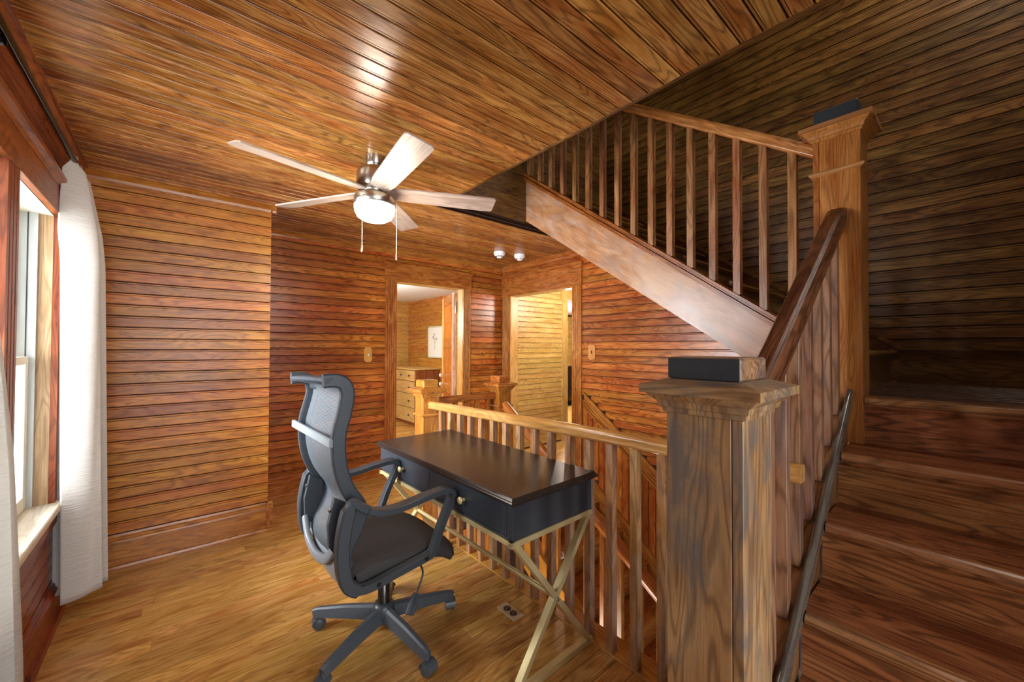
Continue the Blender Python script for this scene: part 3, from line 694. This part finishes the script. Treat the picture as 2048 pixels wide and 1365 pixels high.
# ---------------------------------------------------------------- upper flight
us = thing('upper_staircase', (2.7, 1.3, 1.122), 'upper flight with wide board stringer rising over the doorway toward the ceiling void', 'staircase')
XS = 2.19
A2 = math.atan(.69)
def zt2(y): return 1.475+.72*(y-.618)
def zb2(y): return 1.250+.668*(y-.73)
y0, y1_ = .45, 2.395
SB = wood('stringer_board', '6a3c18', 'a8744a', 'bf9470', 'y', rough=.26, rings=5, ringmix=.25, var=.03, wid=4, ang=A2, blotch='8f8884', blotchmix=.35)  # daylight glare on the stringer put into pale, greyed wood colours
part('stringer', MB().prism([(y0, zb2(y0)), (y0, zt2(y0)-.012), (y1_, zt2(y1_)-.012), (y1_, zb2(y1_))], 'x', XS, XS+.03), SB, us, 'broad worn stringer board, pale with painted-in daylight glare')
mb = MB()
for o_, t_, xo, xi in ((0, .016, -.032, .06), (-.020, .010, -.014, .03), (-.034, .014, -.026, .03), (-.050, .012, -.010, .03)):
    mb.prism([(y0, zt2(y0)+o_), (y1_, zt2(y1_)+o_), (y1_, zt2(y1_)+o_-t_), (y0, zt2(y0)+o_-t_)], 'x', XS+xo, XS+xi)
part('stringer_cap', mb, wood('cap_pine', '3c1708', '84441c', 'a8622e', 'y', rough=.26, rings=5, ringmix=.4, var=.03, wid=8, ang=A2), us)
for j in range(8):
    yn_ = .30+.27*j; z = 1.122+RI*(j+1)
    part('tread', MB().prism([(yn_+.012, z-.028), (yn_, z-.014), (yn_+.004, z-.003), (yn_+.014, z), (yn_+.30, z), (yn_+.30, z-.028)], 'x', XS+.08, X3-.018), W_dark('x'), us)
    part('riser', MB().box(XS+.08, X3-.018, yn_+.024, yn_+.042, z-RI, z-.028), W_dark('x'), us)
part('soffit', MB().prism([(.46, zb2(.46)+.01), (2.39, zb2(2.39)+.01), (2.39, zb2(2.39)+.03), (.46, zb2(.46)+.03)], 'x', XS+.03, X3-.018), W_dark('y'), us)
ur = thing('upper_railing', (2.2, 1.4, 1.5), 'upper stair railing of square balusters climbing from the tall newel', 'railing')
def zr2(y): return 2.235+.675*(y-.47)
part('handrail', MB().sweep([(2.185, .445, zr2(.445)-.025), (2.185, 2.39, zr2(2.39)-.025)], RSEC), wood('trim_light', '6a3614', 'a8642c', 'c98a4c', 'y', rough=.24, rings=6, ringmix=.4, var=.05, ang=A2), ur)
UB = wood('upper_baluster_pine', '4a2710', '8e5730', 'ad7a4c', 'z', rough=.3, rings=6, ringmix=.5, var=.14)
for i in range(16):
    yb = .545+.1195*i; z0 = zt2(yb)-.005; z1 = zr2(yb)-.045
    link('baluster', mesh('baluster', MB().cbox(-.0175, .0175, -.0175, .0175, 0, z1-z0, .0015), UB), ur, (2.185, yb, z0))

# ---------------------------------------------------------------- descending flight
ds = thing('descending_staircase', (2.7, 1.3, -1.3), 'orange pine steps descending in the stair well, seen through the balusters', 'staircase')
for i in range(1, 13):
    yn_ = 2.69-.27*i+.27-.0; yn_ = 2.69-.27*(i-1)-.27; z = -RI*i
    part('tread', MB().prism([(yn_-.0, z-.014), (yn_+.012, z-.028), (yn_+.30, z-.028), (yn_+.30, z), (yn_+.012, z)], 'x', 2.2, X3-.018), W_trim('x'), ds)
    part('riser', MB().box(2.2, X3-.018, yn_+.27+.022, yn_+.27+.04, z, z+RI-.028), W_trim('x'), ds)
def zd(y): return .0-.6926*(2.69-y)
DD = wood('gold_diag', '7a4314', 'b8742c', 'cf9243', 'y', rough=.3, rings=6, ringmix=.4, var=.1, ang=math.radians(34.7))
part('stringer', MB().prism([(2.68, zd(2.68)+.09), (2.68, zd(2.68)-.22), (-.4, zd(-.4)-.22), (-.4, zd(-.4)+.09)], 'x', 2.15, 2.18).prism([(2.68, zd(2.68)+.115), (2.68, zd(2.68)+.09), (-.4, zd(-.4)+.09), (-.4, zd(-.4)+.115)], 'x', 2.125, 2.205), DD, ds)
dr = thing('descending_railing', (2.168, 1.3, -.5), 'orange railing descending from the brown newel post down the stair well', 'railing')
def zdr(y): return .865-.665*(2.63-y)
part('handrail', MB().sweep([(2.165, 2.63, zdr(2.63)-.03), (2.165, -.3, zdr(-.3)-.03)], [(-.026, -.04), (-.03, -.01), (-.028, .015), (-.015, .028), (.015, .028), (.028, .015), (.03, -.01), (.026, -.04)]), wood('orange_rail', '8a4312', 'b8692a', 'cf8440', 'y', rough=.25, rings=4, ringmix=.3, var=.05, ang=math.radians(33.6)), dr)
for i in range(20):
    yb = 2.55-.135*i; z0 = zd(yb)+.11; z1 = zdr(yb)-.065
    link('baluster', mesh('baluster', MB().cbox(-.0165, .0165, -.0165, .0165, 0, z1-z0, .0015), W_gold('z')), dr, (2.165, yb, z0))

# ---------------------------------------------------------------- desk
dk = thing('writing_desk', (1.19, 1.715, 0), 'black two-drawer writing desk with crossed brass legs beside the railing', 'desk')
DM = Matrix.Rotation(math.radians(1.2), 4, 'Z'); DM.translation = Vector((1.19, 1.715, 0))
def dpart(name, mb, mat, parent=dk, label=None, b=0):
    mb.v = [tuple(DM @ Vector(v)) for v in mb.v]; o = part(name, mb, mat, parent, label)
    if b: bev(o, b)
    return o
hx, hy = .258, .605
def ring(hw, z): return [(-hx-hw, -hy-hw, z), (hx+hw, -hy-hw, z), (hx+hw, hy+hw, z), (-hx-hw, hy+hw, z)]
mb = MB(); vs = []
prof = [(-.016, .724), (-.012, .728), (-.006, .733), (.004, .737), (.004, .745), (-.001, .748), (-.001, .752), (-.006, .755), (-.008, .760)]
for hw, z in prof: vs += ring(hw, z)
mb.add(vs, [[i*4+t, i*4+(t+1) % 4, (i+1)*4+(t+1) % 4, (i+1)*4+t] for i in range(len(prof)-1) for t in range(4)]+[[3, 2, 1, 0], [(len(prof)-1)*4+t for t in range(4)]])
dpart('tabletop', mb, DESKTOP)
dpart('case', MB().box(-hx+.03, hx-.018, -hy+.018, hy-.018, .592, .725).box(-hx+.018, -hx+.03, -hy+.018, -hy+.05, .592, .725).box(-hx+.018, -hx+.03, hy-.05, hy-.018, .592, .725).box(-hx+.018, -hx+.03, -.012, .012, .592, .725).box(-hx+.018, -hx+.03, -hy+.018, hy-.018, .592, .602), DESK, b=.0015)
for y0_, y1__ in ((-hy+.052, -.014), (.014, hy-.052)):
    dr_ = dpart('drawer', MB().cbox(-hx+.016, -hx+.034, y0_, y1__, .605, .722, .002).cbox(-hx+.0145, -hx+.02, y0_+.012, y1__-.012, .617, .710, .0015), DESK)
    yc = (y0_+y1__)/2
    mbk = MB().lathe([(.004, 0), (.007, -.001), (.007, -.010), (.006, -.014), (.013, -.018), (.016, -.024), (.013, -.029), (.004, -.031)], (-hx+.0145, yc, .668), 16, 'x')
    dpart('knob', mbk, BRASS, dr_, 'round brass knob')
# brass frame and X legs
gz = .592
dpart('top_frame', MB().box(-hx+.012, -hx+.03, -hy+.014, hy-.014, gz-.018, gz).box(hx-.036, hx-.018, -hy+.014, hy-.014, gz-.018, gz).box(-hx+.012, hx-.018, -hy+.014, -hy+.036, gz-.022, gz).box(-hx+.012, hx-.018, hy-.036, hy-.014, gz-.022, gz), BRASS, b=.001)
for s_ in (-1, 1):
    yl = s_*(hy-.026)
    dpart('cross_leg', MB().bar((-hx+.04, yl, gz-.02), (hx-.035, yl, .012), .024, .030, (0, 1, 0)).bar((-hx+.04, yl+.001, .012), (hx-.04, yl+.001, gz-.02), .024, .030, (0, 1, 0)), BRASS, b=.0015)
    dpart('foot_bar', MB().cbox(-hx+.01, hx-.015, yl-.015, yl+.015, 0, .024, .002), BRASS)
    dpart('bolt', MB().lathe([(.008, -.006), (.008, 0), (.004, .004)], (0, yl+s_*.018, .29), 10, 'y'), CHROME)
dpart('stretcher', MB().lathe([(.011, -hy+.04), (.011, hy-.04)], (0, 0, .295), 14, 'y'), BRASS)

# ---------------------------------------------------------------- office chair
ch = thing('office_chair', (.745, 1.775, 0), 'black mesh-back office chair with loop armrests pushed toward the desk', 'office chair')
CX, CY = .745, 1.775
def smoothpath(pts, n=6, closed=False):
    P = [Vector(p) for p in pts]; out = []; m_ = len(P)
    rng = range(m_) if closed else range(m_-1)
    for i in rng:
        p0 = P[(i-1) % m_] if (closed or i > 0) else P[0]; p1 = P[i]; p2 = P[(i+1) % m_]; p3 = P[(i+2) % m_] if (closed or i+2 < m_) else P[-1]
        for t in range(n):
            t /= n; out.append(.5*((2*p1)+(-p0+p2)*t+(2*p0-5*p1+4*p2-p3)*t*t+(-p0+3*p1-3*p2+p3)*t**3))
    if not closed: out.append(P[-1])
    return out
# centre line of the back frame (x, z)
BK = [(.405, 1.178), (.452, 1.178), (.484, 1.158), (.493, 1.115), (.480, 1.055), (.466, 1.0), (.462, .95), (.466, .885), (.480, .82), (.505, .76), (.535, .715), (.548, .67), (.528, .61), (.497, .555), (.487, .51), (.50, .475)]
yn0, yf0 = 1.565, 1.985
def rr_sec(a, b, r=.3):
    return [(-a, -b*(1-r)), (-a*(1-r), -b), (a*(1-r), -b), (a, -b*(1-r)), (a, b*(1-r)), (a*(1-r), b), (-a*(1-r), b), (-a, b*(1-r))]
mb = MB()
near = smoothpath([(x+.012, yn0, z+(.014 if z > 1.1 else 0)) for x, z in BK]); far = smoothpath([(x-.008, yf0, z) for x, z in BK])
loop = near+[Vector((near[-1].x-.0, yn0+(yf0-yn0)*t, near[-1].z-.02*math.sin(t*math.pi))) for t in (.06, .15, .3, .5, .7, .85, .94)]+far[::-1]+[Vector((.405-.008*math.sin(t*math.pi)-.004, yf0+(yn0-yf0)*t, 1.178+.010*math.sin(t*math.pi))) for t in (.06, .15, .3, .5, .7, .85, .94)]
# side rails with a deep flat section; up vector = y so that "up" half-size is the thickness
mb.sweep(near, rr_sec(.026, .013, .25), (0, 1, 0), smooth=False); mb.sweep(far, rr_sec(.026, .013, .25), (0, 1, 0), smooth=False)
TB = smoothpath([(x, 0, z) for x, z in BK[:4]], 5)[:14]
def offs(k, r):
    a, b = TB[max(k-1, 0)], TB[min(k+1, len(TB)-1)]; d = (b-a).normalized(); return (TB[k].x-d.z*r-.45, TB[k].z+d.x*r-1.17)
lsec = [offs(k, .011) for k in range(len(TB))]+[offs(k, -.011) for k in range(len(TB)-1, -1, -1)]
mb.sweep([(.45+ox, yy__, 1.17+oz) for yy__, ox, oz in ((yn0-.012, .016, .013), (yn0+.05, .014, .015), (CY, .004, .010), (yf0-.05, -.008, .002), (yf0+.012, -.010, -.002))], lsec)
mb.sweep([near[-1]+Vector((0, -.01, 0)), Vector((.485, (yn0+yf0)/2, .462)), far[-1]+Vector((0, .01, 0))], rr_sec(.016, .02))
part('back_frame', mb, BLACK, ch)
BKs = smoothpath([(x, 0, z) for x, z in BK], 4)
def backmesh(u, v):
    i = v*(len(BKs)-1); a = int(min(i, len(BKs)-2)); f_ = i-a; p = BKs[a].lerp(BKs[a+1], f_)
    return (p.x+.012-.02*u-.018*math.sin(math.pi*u), yn0+(yf0-yn0)*u, p.z)
part('back_mesh', MB().grid(backmesh, 14, 60), NET, ch, 'grey woven mesh back')
part('lower_band', MB().sweep(smoothpath([(.475, 1.60, .545), (.462, 1.66, .487), (.455, 1.775, .462), (.452, 1.89, .487), (.452, 1.955, .56)], 6), rr_sec(.018, .010), (1, 0, 0)), GREYP, ch, 'light grey curved band under the mesh')
part('hanger_bar', MB().bar((.447, 1.552, .958), (.418, 2.03, .968), .016, .034, c=.004), GREYP, ch, 'light grey bar across the back')
for yb in (1.60, 1.955):
    part('back_bracket', MB().prism([(.47, .74), (.52, .71), (.528, .64), (.505, .58), (.47, .53), (.452, .56), (.448, .64)], 'y', yb-.012, yb+.012), BLACK, ch)
    for q in (.695, .63): part('screw', MB().lathe([(.007, .0), (.007, .006)], (.452+(.70-q)*.02, yb, q), 10, 'x'), CHROME, ch)
# armrest loops
ARM = [(.500, .735), (.470, .60), (.480, .475), (.515, .425), (.575, .412), (.68, .428), (.80, .445), (.838, .462), (.875, .55), (.925, .655), (.925, .690), (.890, .702), (.80, .695), (.69, .680), (.60, .686), (.545, .715)]
for s_, yb in ((1, 1.495), (-1, 2.055)):
    sc = [(1.0, 1.0) for _ in ARM]
    pth = smoothpath([(x, yb, z) for x, z in ARM], 9, True)
    scs = []
    for p in pth:
        arm_top = p.z > .665 and p.x > .56
        scs.append((.85 if arm_top else (1.6 if p.x < .53 and p.z < .72 else 1.0), 1.35 if arm_top else 1.0))
    part('armrest', MB().sweep(pth, rr_sec(.015, .021, .25), (0, 1, 0), True, scs, False), BLACK, ch)
    for sx, sz in ((.60, .418), (.80, .448)): part('screw', MB().lathe([(.009, -.002), (.009, .002)], (sx, yb-s_*.0225 if s_ > 0 else yb-.0225, sz), 10, 'y'), plain('black_hole', '060606', .5), ch)
# seat
def seat(u, v):
    x = .50+.495*u; yy_ = 1.525+.50*v
    e = (abs(v-.5)*2); ex = max(0, (u-.62)/.38)
    wdt = 1-.06*u*u
    yy_ = CY+(yy_-CY)*wdt
    z = .492-.020*e**4-.075*ex**2.2+.004*math.cos(u*5)-.018*max(0, .15-u)/.15-.006*(1-e*e)
    return x-(e**6)*.03*(2*u-1), yy_, z
mb = MB(); mb.grid(seat, 24, 20)
def seatb(u, v):
    x, yy_, z = seat(u, v); return (CX+(x-CX)*.97, CY+(yy_-CY)*.95, z-.062+.02*max(0, (u-.7)/.3))
mb.grid(seatb, 24, 20)
for vv in (0, 1): mb.grid(lambda u, t, vv=vv: tuple(Vector(seat(u, vv)).lerp(Vector(seatb(u, vv)), t)+Vector((0, (-1 if vv == 0 else 1)*.012*math.sin(math.pi*t), 0))), 24, 4)
for uu in (0, 1): mb.grid(lambda v, t, uu=uu: tuple(Vector(seat(uu, v)).lerp(Vector(seatb(uu, v)), t)+Vector(((-1 if uu == 0 else 1)*.014*math.sin(math.pi*t), 0, 0))), 20, 4)
part('seat', mb, FABRIC, ch)
def shell(u, v):
    a = [(.475, .50), (.468, .45), (.488, .395), (.53, .358), (.60, .352), (.72, .372), (.86, .408)]
    i = u*(len(a)-1); k_ = int(min(i, len(a)-2)); f_ = i-k_; p = (a[k_][0]*(1-f_)+a[k_+1][0]*f_, a[k_][1]*(1-f_)+a[k_+1][1]*f_)
    e = abs(v-.5)*2
    return (p[0]+.012*e**3, 1.53+.49*v, p[1]+.03*e**3)
o_ = part('seat_shell', MB().grid(shell, 24, 16), GREYP, ch, 'grey plastic shell under the seat')
md = o_.modifiers.new('solid', 'SOLIDIFY'); md.thickness = .006
part('mechanism', MB().cbox(.64, .86, 1.70, 1.85, .355, .415, .008), BLACK, ch)
part('gas_lift', MB().lathe([(.016, .05), (.026, .07), (.026, .245), (.019, .25), (.019, .37)], (CX, CY, 0), 20), plain('dark_steel', '4c4a48', .25, .9), ch)
part('height_lever', MB().tube(smoothpath([(.78, 1.75, .37), (.84, 1.66, .35), (.85, 1.60, .32), (.81, 1.585, .245)], 5), .0045, 8).sweep([(.812, 1.587, .25), (.79, 1.575, .215), (.765, 1.56, .19)], rr_sec(.022, .006), scales=[.5, 1, .9]), BLACK, ch)
part('hub', MB().lathe([(.03, .06), (.042, .075), (.05, .10), (.048, .135), (.04, .15), (.034, .152)], (CX, CY, 0), 20), BLACK, ch)
for k in range(5):
    a = math.radians(62+72*k); d = Vector((math.cos(a), math.sin(a), 0)); c0 = Vector((CX, CY, 0))
    P = [c0+d*.03+Vector((0, 0, .115)), c0+d*.18+Vector((0, 0, .105)), c0+d*.315+Vector((0, 0, .088)), c0+d*.338+Vector((0, 0, .080))]
    lg = part('base_leg', MB().sweep(P, [(-.026, -.034), (-.017, .014), (-.008, .022), (.008, .022), (.017, .014), (.026, -.034)], scales=[1.05, .9, .72, .64], smooth=False).lathe([(.012, .052), (.012, .09)], tuple(c0+d*.326), 10), plain('base_plastic', '4b5157', .34, noise=.1, nscale=200, bump=.1), ch)
    ca = a+.9+k*1.3; sd = Vector((math.cos(ca), math.sin(ca), 0)); c1 = c0+d*.326+Vector((0, 0, .027))+Vector((-sd.y, sd.x, 0))*.012
    mbw = MB()
    for s_ in (-1, 1):
        mw = MB().lathe([(.004, -.009), (.022, -.009), (.0262, -.005), (.0262, .006), (.022, .010), (.004, .010)], (0, 0, 0), 18, 'x')
        Mw = Matrix(((*sd, 0), (-sd.y, sd.x, 0, 0), (0, 0, 1, 0), (0, 0, 0, 1))).transposed(); Mw.translation = c1+sd*s_*.014
        mbw.add([Mw @ Vector(v) for v in mw.v], mw.f, True)
    # hood over the twin wheels
    hood = [(-.016, 0)]
    Mh = Matrix(((*sd, 0), (-sd.y, sd.x, 0, 0), (0, 0, 1, 0), (0, 0, 0, 1))).transposed(); Mh.translation = c1
    arc = [(.031*math.cos(math.radians(t)), .031*math.sin(math.radians(t))) for t in range(0, 181, 20)]
    mh = MB().prism(arc+[(p[0]*.88, p[1]*.88) for p in arc[::-1]], 'x', -.025, .025)
    mbw.add([Mh @ Vector(v) for v in mh.v], mh.f, False)
    part('caster', mbw, CACHE['base_plastic'], lg)

# ---------------------------------------------------------------- ceiling fan
FX, FY = .805, 2.08
fan = thing('ceiling_fan', (FX, FY, CZ), 'five-blade ceiling fan with brushed nickel motor and glowing light', 'ceiling fan')
part('canopy', MB().lathe([(.048, CZ), (.048, CZ-.045), (.045, CZ-.05), (.036, CZ-.062), (.036, CZ-.07)], (FX, FY, 0), 28), NICKEL, fan)
part('motor_housing', MB().lathe([(.03, 2.28), (.07, 2.27), (.088, 2.258), (.094, 2.24), (.094, 2.165), (.09, 2.16), (.06, 2.155), (.06, 2.128), (.10, 2.122), (.106, 2.115), (.107, 2.075), (.10, 2.07)], (FX, FY, 0), 36), NICKEL, fan)
part('light_globe', MB().lathe([(.103, 2.076), (.105, 2.06), (.10, 2.035), (.088, 2.012), (.065, 1.998), (.03, 1.992), (.005, 1.991)], (FX, FY, 0), 36), GLOBE, fan, 'glowing white glass globe')
BLM = wood('fan_blade_oak', '86705f', 'ab9484', 'c2b0a2', 'x', rough=.4, rings=7, ringmix=.4, var=.04)
for k in range(5):
    a = math.radians(48+72*k)
    Mb = Matrix.Rotation(a, 4, 'Z') @ Matrix.Rotation(math.radians(-13), 4, 'X'); Mb.translation = Vector((FX, FY, 2.148))
    ol = [(.075, -.045), (.16, -.058), (.60, -.066), (.645, -.064), (.655, -.052), (.655, .052), (.645, .064), (.60, .066), (.16, .058), (.075, .045)]
    mbb = MB().prism(ol, 'z', -.0035, .0035)
    me = mesh('blade', mbb, BLM); o = bpy.data.objects.new('blade', me); COL.objects.link(o); o.parent = fan
    Mo = Mb.copy(); Mo.translation = Vector((0, 0, 2.148-CZ)); o.matrix_local = Mo; ORG[o.name] = Vector((FX, FY, 2.148))
for dx, dy, zb in ((-.085, -.065, 1.80), (.095, -.045, 1.79)):
    cx, cy = FX+dx*1.08, FY+dy*1.08
    mbc = MB().tube([(cx, cy, 2.09), (cx, cy, zb)], .0016, 6, (0, 1, 0)).tube([(FX+dx, FY+dy, 2.098), (cx, cy, 2.09)], .003, 6)
    z = 2.085
    while z > zb+.02: mbc.lathe([(.0008, z-.0022), (.0026, z), (.0008, z+.0022)], (cx, cy, 0), 6); z -= .0085
    pc = part('pull_chain', mbc, plain('chain_brass', 'd9c9a6', .25, .8), fan)
    part('chain_pull', MB().lathe([(.002, zb+.034), (.004, zb+.03), (.005, zb+.004), (.003, zb)], (cx, cy, 0), 10), plain('chain_brass', 'd9c9a6'), pc)

# ---------------------------------------------------------------- smoke detectors
for (x, y, lb, holes) in ((2.64, 3.305, 'round white smoke detector on the ceiling, left one with dark vents', True), (2.88, 3.25, 'round white smoke detector on the ceiling, right one nearer the cased opening', False)):
    s_ = thing('smoke_detector', (x, y, CZ), lb, 'smoke detector')
    part('base', MB().lathe([(.062, CZ), (.062, CZ-.022), (.058, CZ-.03)], (x, y, 0), 28), WHITE, s_)
    part('sensor_head', MB().lathe([(.056, CZ-.03), (.05, CZ-.045), (.032, CZ-.052), (.026, CZ-.062), (.01, CZ-.066)], (x, y, 0), 28), WHITE, s_)
    for i in range(10 if holes else 6):
        a = 2*math.pi*i/(10 if holes else 6); r_ = .044
        c = Vector((x+r_*math.cos(a), y+r_*math.sin(a), CZ-.048)); t_ = Vector((-math.sin(a), math.cos(a), 0))
        part('vent', MB().bar(c-t_*.009, c+t_*.009, .010, .006), plain('vent_dark', '2c2e30', .6), s_)

# ---------------------------------------------------------------- wall plates and floor outlet
def octo(cx, cz, w_, h_, c):
    return [(cx-w_+c, cz-h_), (cx+w_-c, cz-h_), (cx+w_, cz-h_+c), (cx+w_, cz+h_-c), (cx+w_-c, cz+h_), (cx-w_+c, cz+h_), (cx-w_, cz+h_-c), (cx-w_, cz-h_+c)]
PLT = wood('plate_oak', 'a4692a', 'c8893f', 'd69c50', 'z', rough=.35, rings=3, ringmix=.2, var=.03)
sp = thing('switch_plate', (1.476, Y2-.014, 1.24), 'light oak switch plate with white toggle left of the bedroom doorway', 'switch plate')
part('plate', MB().prism(octo(1.476, 1.24, .04, .074, .018), 'y', Y2-.018, Y2-.009), PLT, sp)
part('toggle', MB().cbox(1.471, 1.482, Y2-.028, Y2-.017, 1.228, 1.25, .002), WHITE, sp, 'white toggle')
sp = thing('switch_plate', (X3-.014, 2.52, 1.272), 'light oak wall plate with dark slot right of the cased opening', 'switch plate')
part('plate', MB().prism(octo(2.515, 1.272, .042, .076, .018), 'x', X3-.018, X3-.009), PLT, sp)
part('slot', MB().cbox(X3-.0195, X3-.0175, 2.508, 2.522, 1.258, 1.288, .0005), plain('slot_black', '0e0a08', .6), sp, 'dark slot')
fo = thing('floor_outlet', (1.288, 1.516, 0), 'brass floor outlet plate set in the boards below the desk', 'outlet')
part('plate', MB().cbox(1.254, 1.322, 1.448, 1.584, 0, .005, .002), plain('worn_brass', 'c9b08c', .5, .2), fo)
for yy_ in (1.492, 1.540):
    rc = part('receptacle', MB().lathe([(.018, .004), (.018, .008), (.016, .009)], (1.288, yy_, 0), 20), plain('receptacle_black', '17181a', .5), fo)
    part('slot', MB().box(1.280, 1.283, yy_-.005, yy_+.005, .0088, .0096).box(1.293, 1.296, yy_-.005, yy_+.005, .0088, .0096), BRASS, rc)

# ---------------------------------------------------------------- bedroom things
dx0, dx1, dy0, dy1 = 3.02, 3.485, 6.0, 7.0
dd = thing('dresser', ((dx0+dx1)/2, (dy0+dy1)/2, 0), 'antique pine chest of drawers in the bedroom, seen through the doorway', 'dresser')
DR = wood('dresser_side', '5a2c12', '8e5228', 'a8683a', 'z', rough=.4, rings=6, ringmix=.4, var=.05)
DF = wood('dresser_front', 'a07a3c', 'd0a862', 'e2c082', 'y', rough=.4, rings=6, ringmix=.35, var=.1)
part('carcass', MB().cbox(dx0+.012, dx1, dy0, dy1, .04, .93, .003), DR, dd)
part('dresser_top', MB().cbox(dx0-.015, dx1, dy0-.012, dy1+.012, .93, .955, .003), DF, dd)
part('plinth', MB().box(dx0+.02, dx1, dy0+.01, dy1-.01, 0, .04), DR, dd)
def knob(x, y, z, parent): part('knob', MB().lathe([(.01, 0), (.008, -.01), (.014, -.018), (.01, -.026), (.002, -.028)], (x, y, z), 12, 'x'), plain('dark_knob', '2f2c2a', .4), parent)
for i in range(3):
    d_ = part('drawer', MB().cbox(dx0-.004, dx0+.02, dy0+.03+.322*i, dy0+.03+.316*(i+1)-.004, .745, .92, .003), DF, dd); knob(dx0-.004, dy0+.19+.318*i, .835, d_)
for z0, z1 in ((.535, .735), (.30, .525), (.06, .29)):
    d_ = part('drawer', MB().cbox(dx0-.004, dx0+.02, dy0+.03, dy1-.03, z0, z1, .003), DF, dd)
    for ky in (.2, .8): knob(dx0-.004, dy0+ky, (z0+z1)/2, d_)
pc = thing('framed_picture', (3.48, 6.1, 1.4), 'framed botanical sketch on the bedroom wall above the dresser', 'picture')
py0, py1, pz0, pz1 = 5.82, 6.40, 1.125, 1.685
part('frame', MB().cbox(3.465, 3.49, py0, py0+.022, pz0, pz1, .002).cbox(3.465, 3.49, py1-.022, py1, pz0, pz1, .002).cbox(3.465, 3.49, py0, py1, pz0, pz0+.022, .002).cbox(3.465, 3.49, py0, py1, pz1-.022, pz1, .002), plain('pale_green_frame', 'c9cba8', .4), pc)
part('print', MB().box(3.474, 3.48, py0+.02, py1-.02, pz0+.02, pz1-.02), plain('print_paper', 'eeeeea', .6), pc)
mb = MB(); cyp = 6.16
for (ya, za, yb_, zb_) in ((0, -.15, .01, .05), (.01, -.02, .06, .08), (.005, -.05, -.05, .05), (.01, .05, .02, .13), (-.02, -.12, .03, -.06)):
    mb.bar((3.4725, cyp+ya, 1.40+za), (3.4725, cyp+yb_, 1.40+zb_), .002, .004, (1, 0, 0))
for (ya, za, r_) in ((.06, .09, .026), (-.05, .06, .024), (.02, .14, .022), (.01, .05, .016)):
    mb.lathe([(r_, 0), (r_*.6, -.001)], (3.4738, cyp+ya, 1.40+za), 9, 'x')
part('plant_drawing', mb, plain('pencil_grey', 'a9a9a4', .7), pc)
# far room beyond the hall doorway
gc = solo('green_curtain', MB().grid(lambda u, v: (6.95+.30*u, 5.85+.03*math.sin(u*22), .25+1.75*v), 40, 4), plain('green_curtain_cloth', '7d9a86', .9), 'green curtain glimpsed at the far end beyond the side hall', 'curtain', (7.1, 5.85, 0))
gc.modifiers.new('solid', 'SOLIDIFY').thickness = .002
cb = thing('dark_cabinet', (7.0, 6.2, 0), 'dark low cabinet glimpsed beyond the side hall, left of the green curtain', 'cabinet')
part('carcass', MB().cbox(6.55, 7.06, 6.0, 6.42, .22, .86, .004), plain('dark_walnut', '2b1a12', .4), cb)
part('cabinet_top', MB().cbox(6.53, 7.08, 5.98, 6.43, .86, .89, .004), plain('dark_walnut', '2b1a12'), cb)
for lx in (6.58, 7.03):
    for ly in (6.04, 6.38): part('leg', MB().cbox(lx-.02, lx+.02, ly-.02, ly+.02, 0, .22, .002), plain('dark_walnut', '2b1a12'), cb)
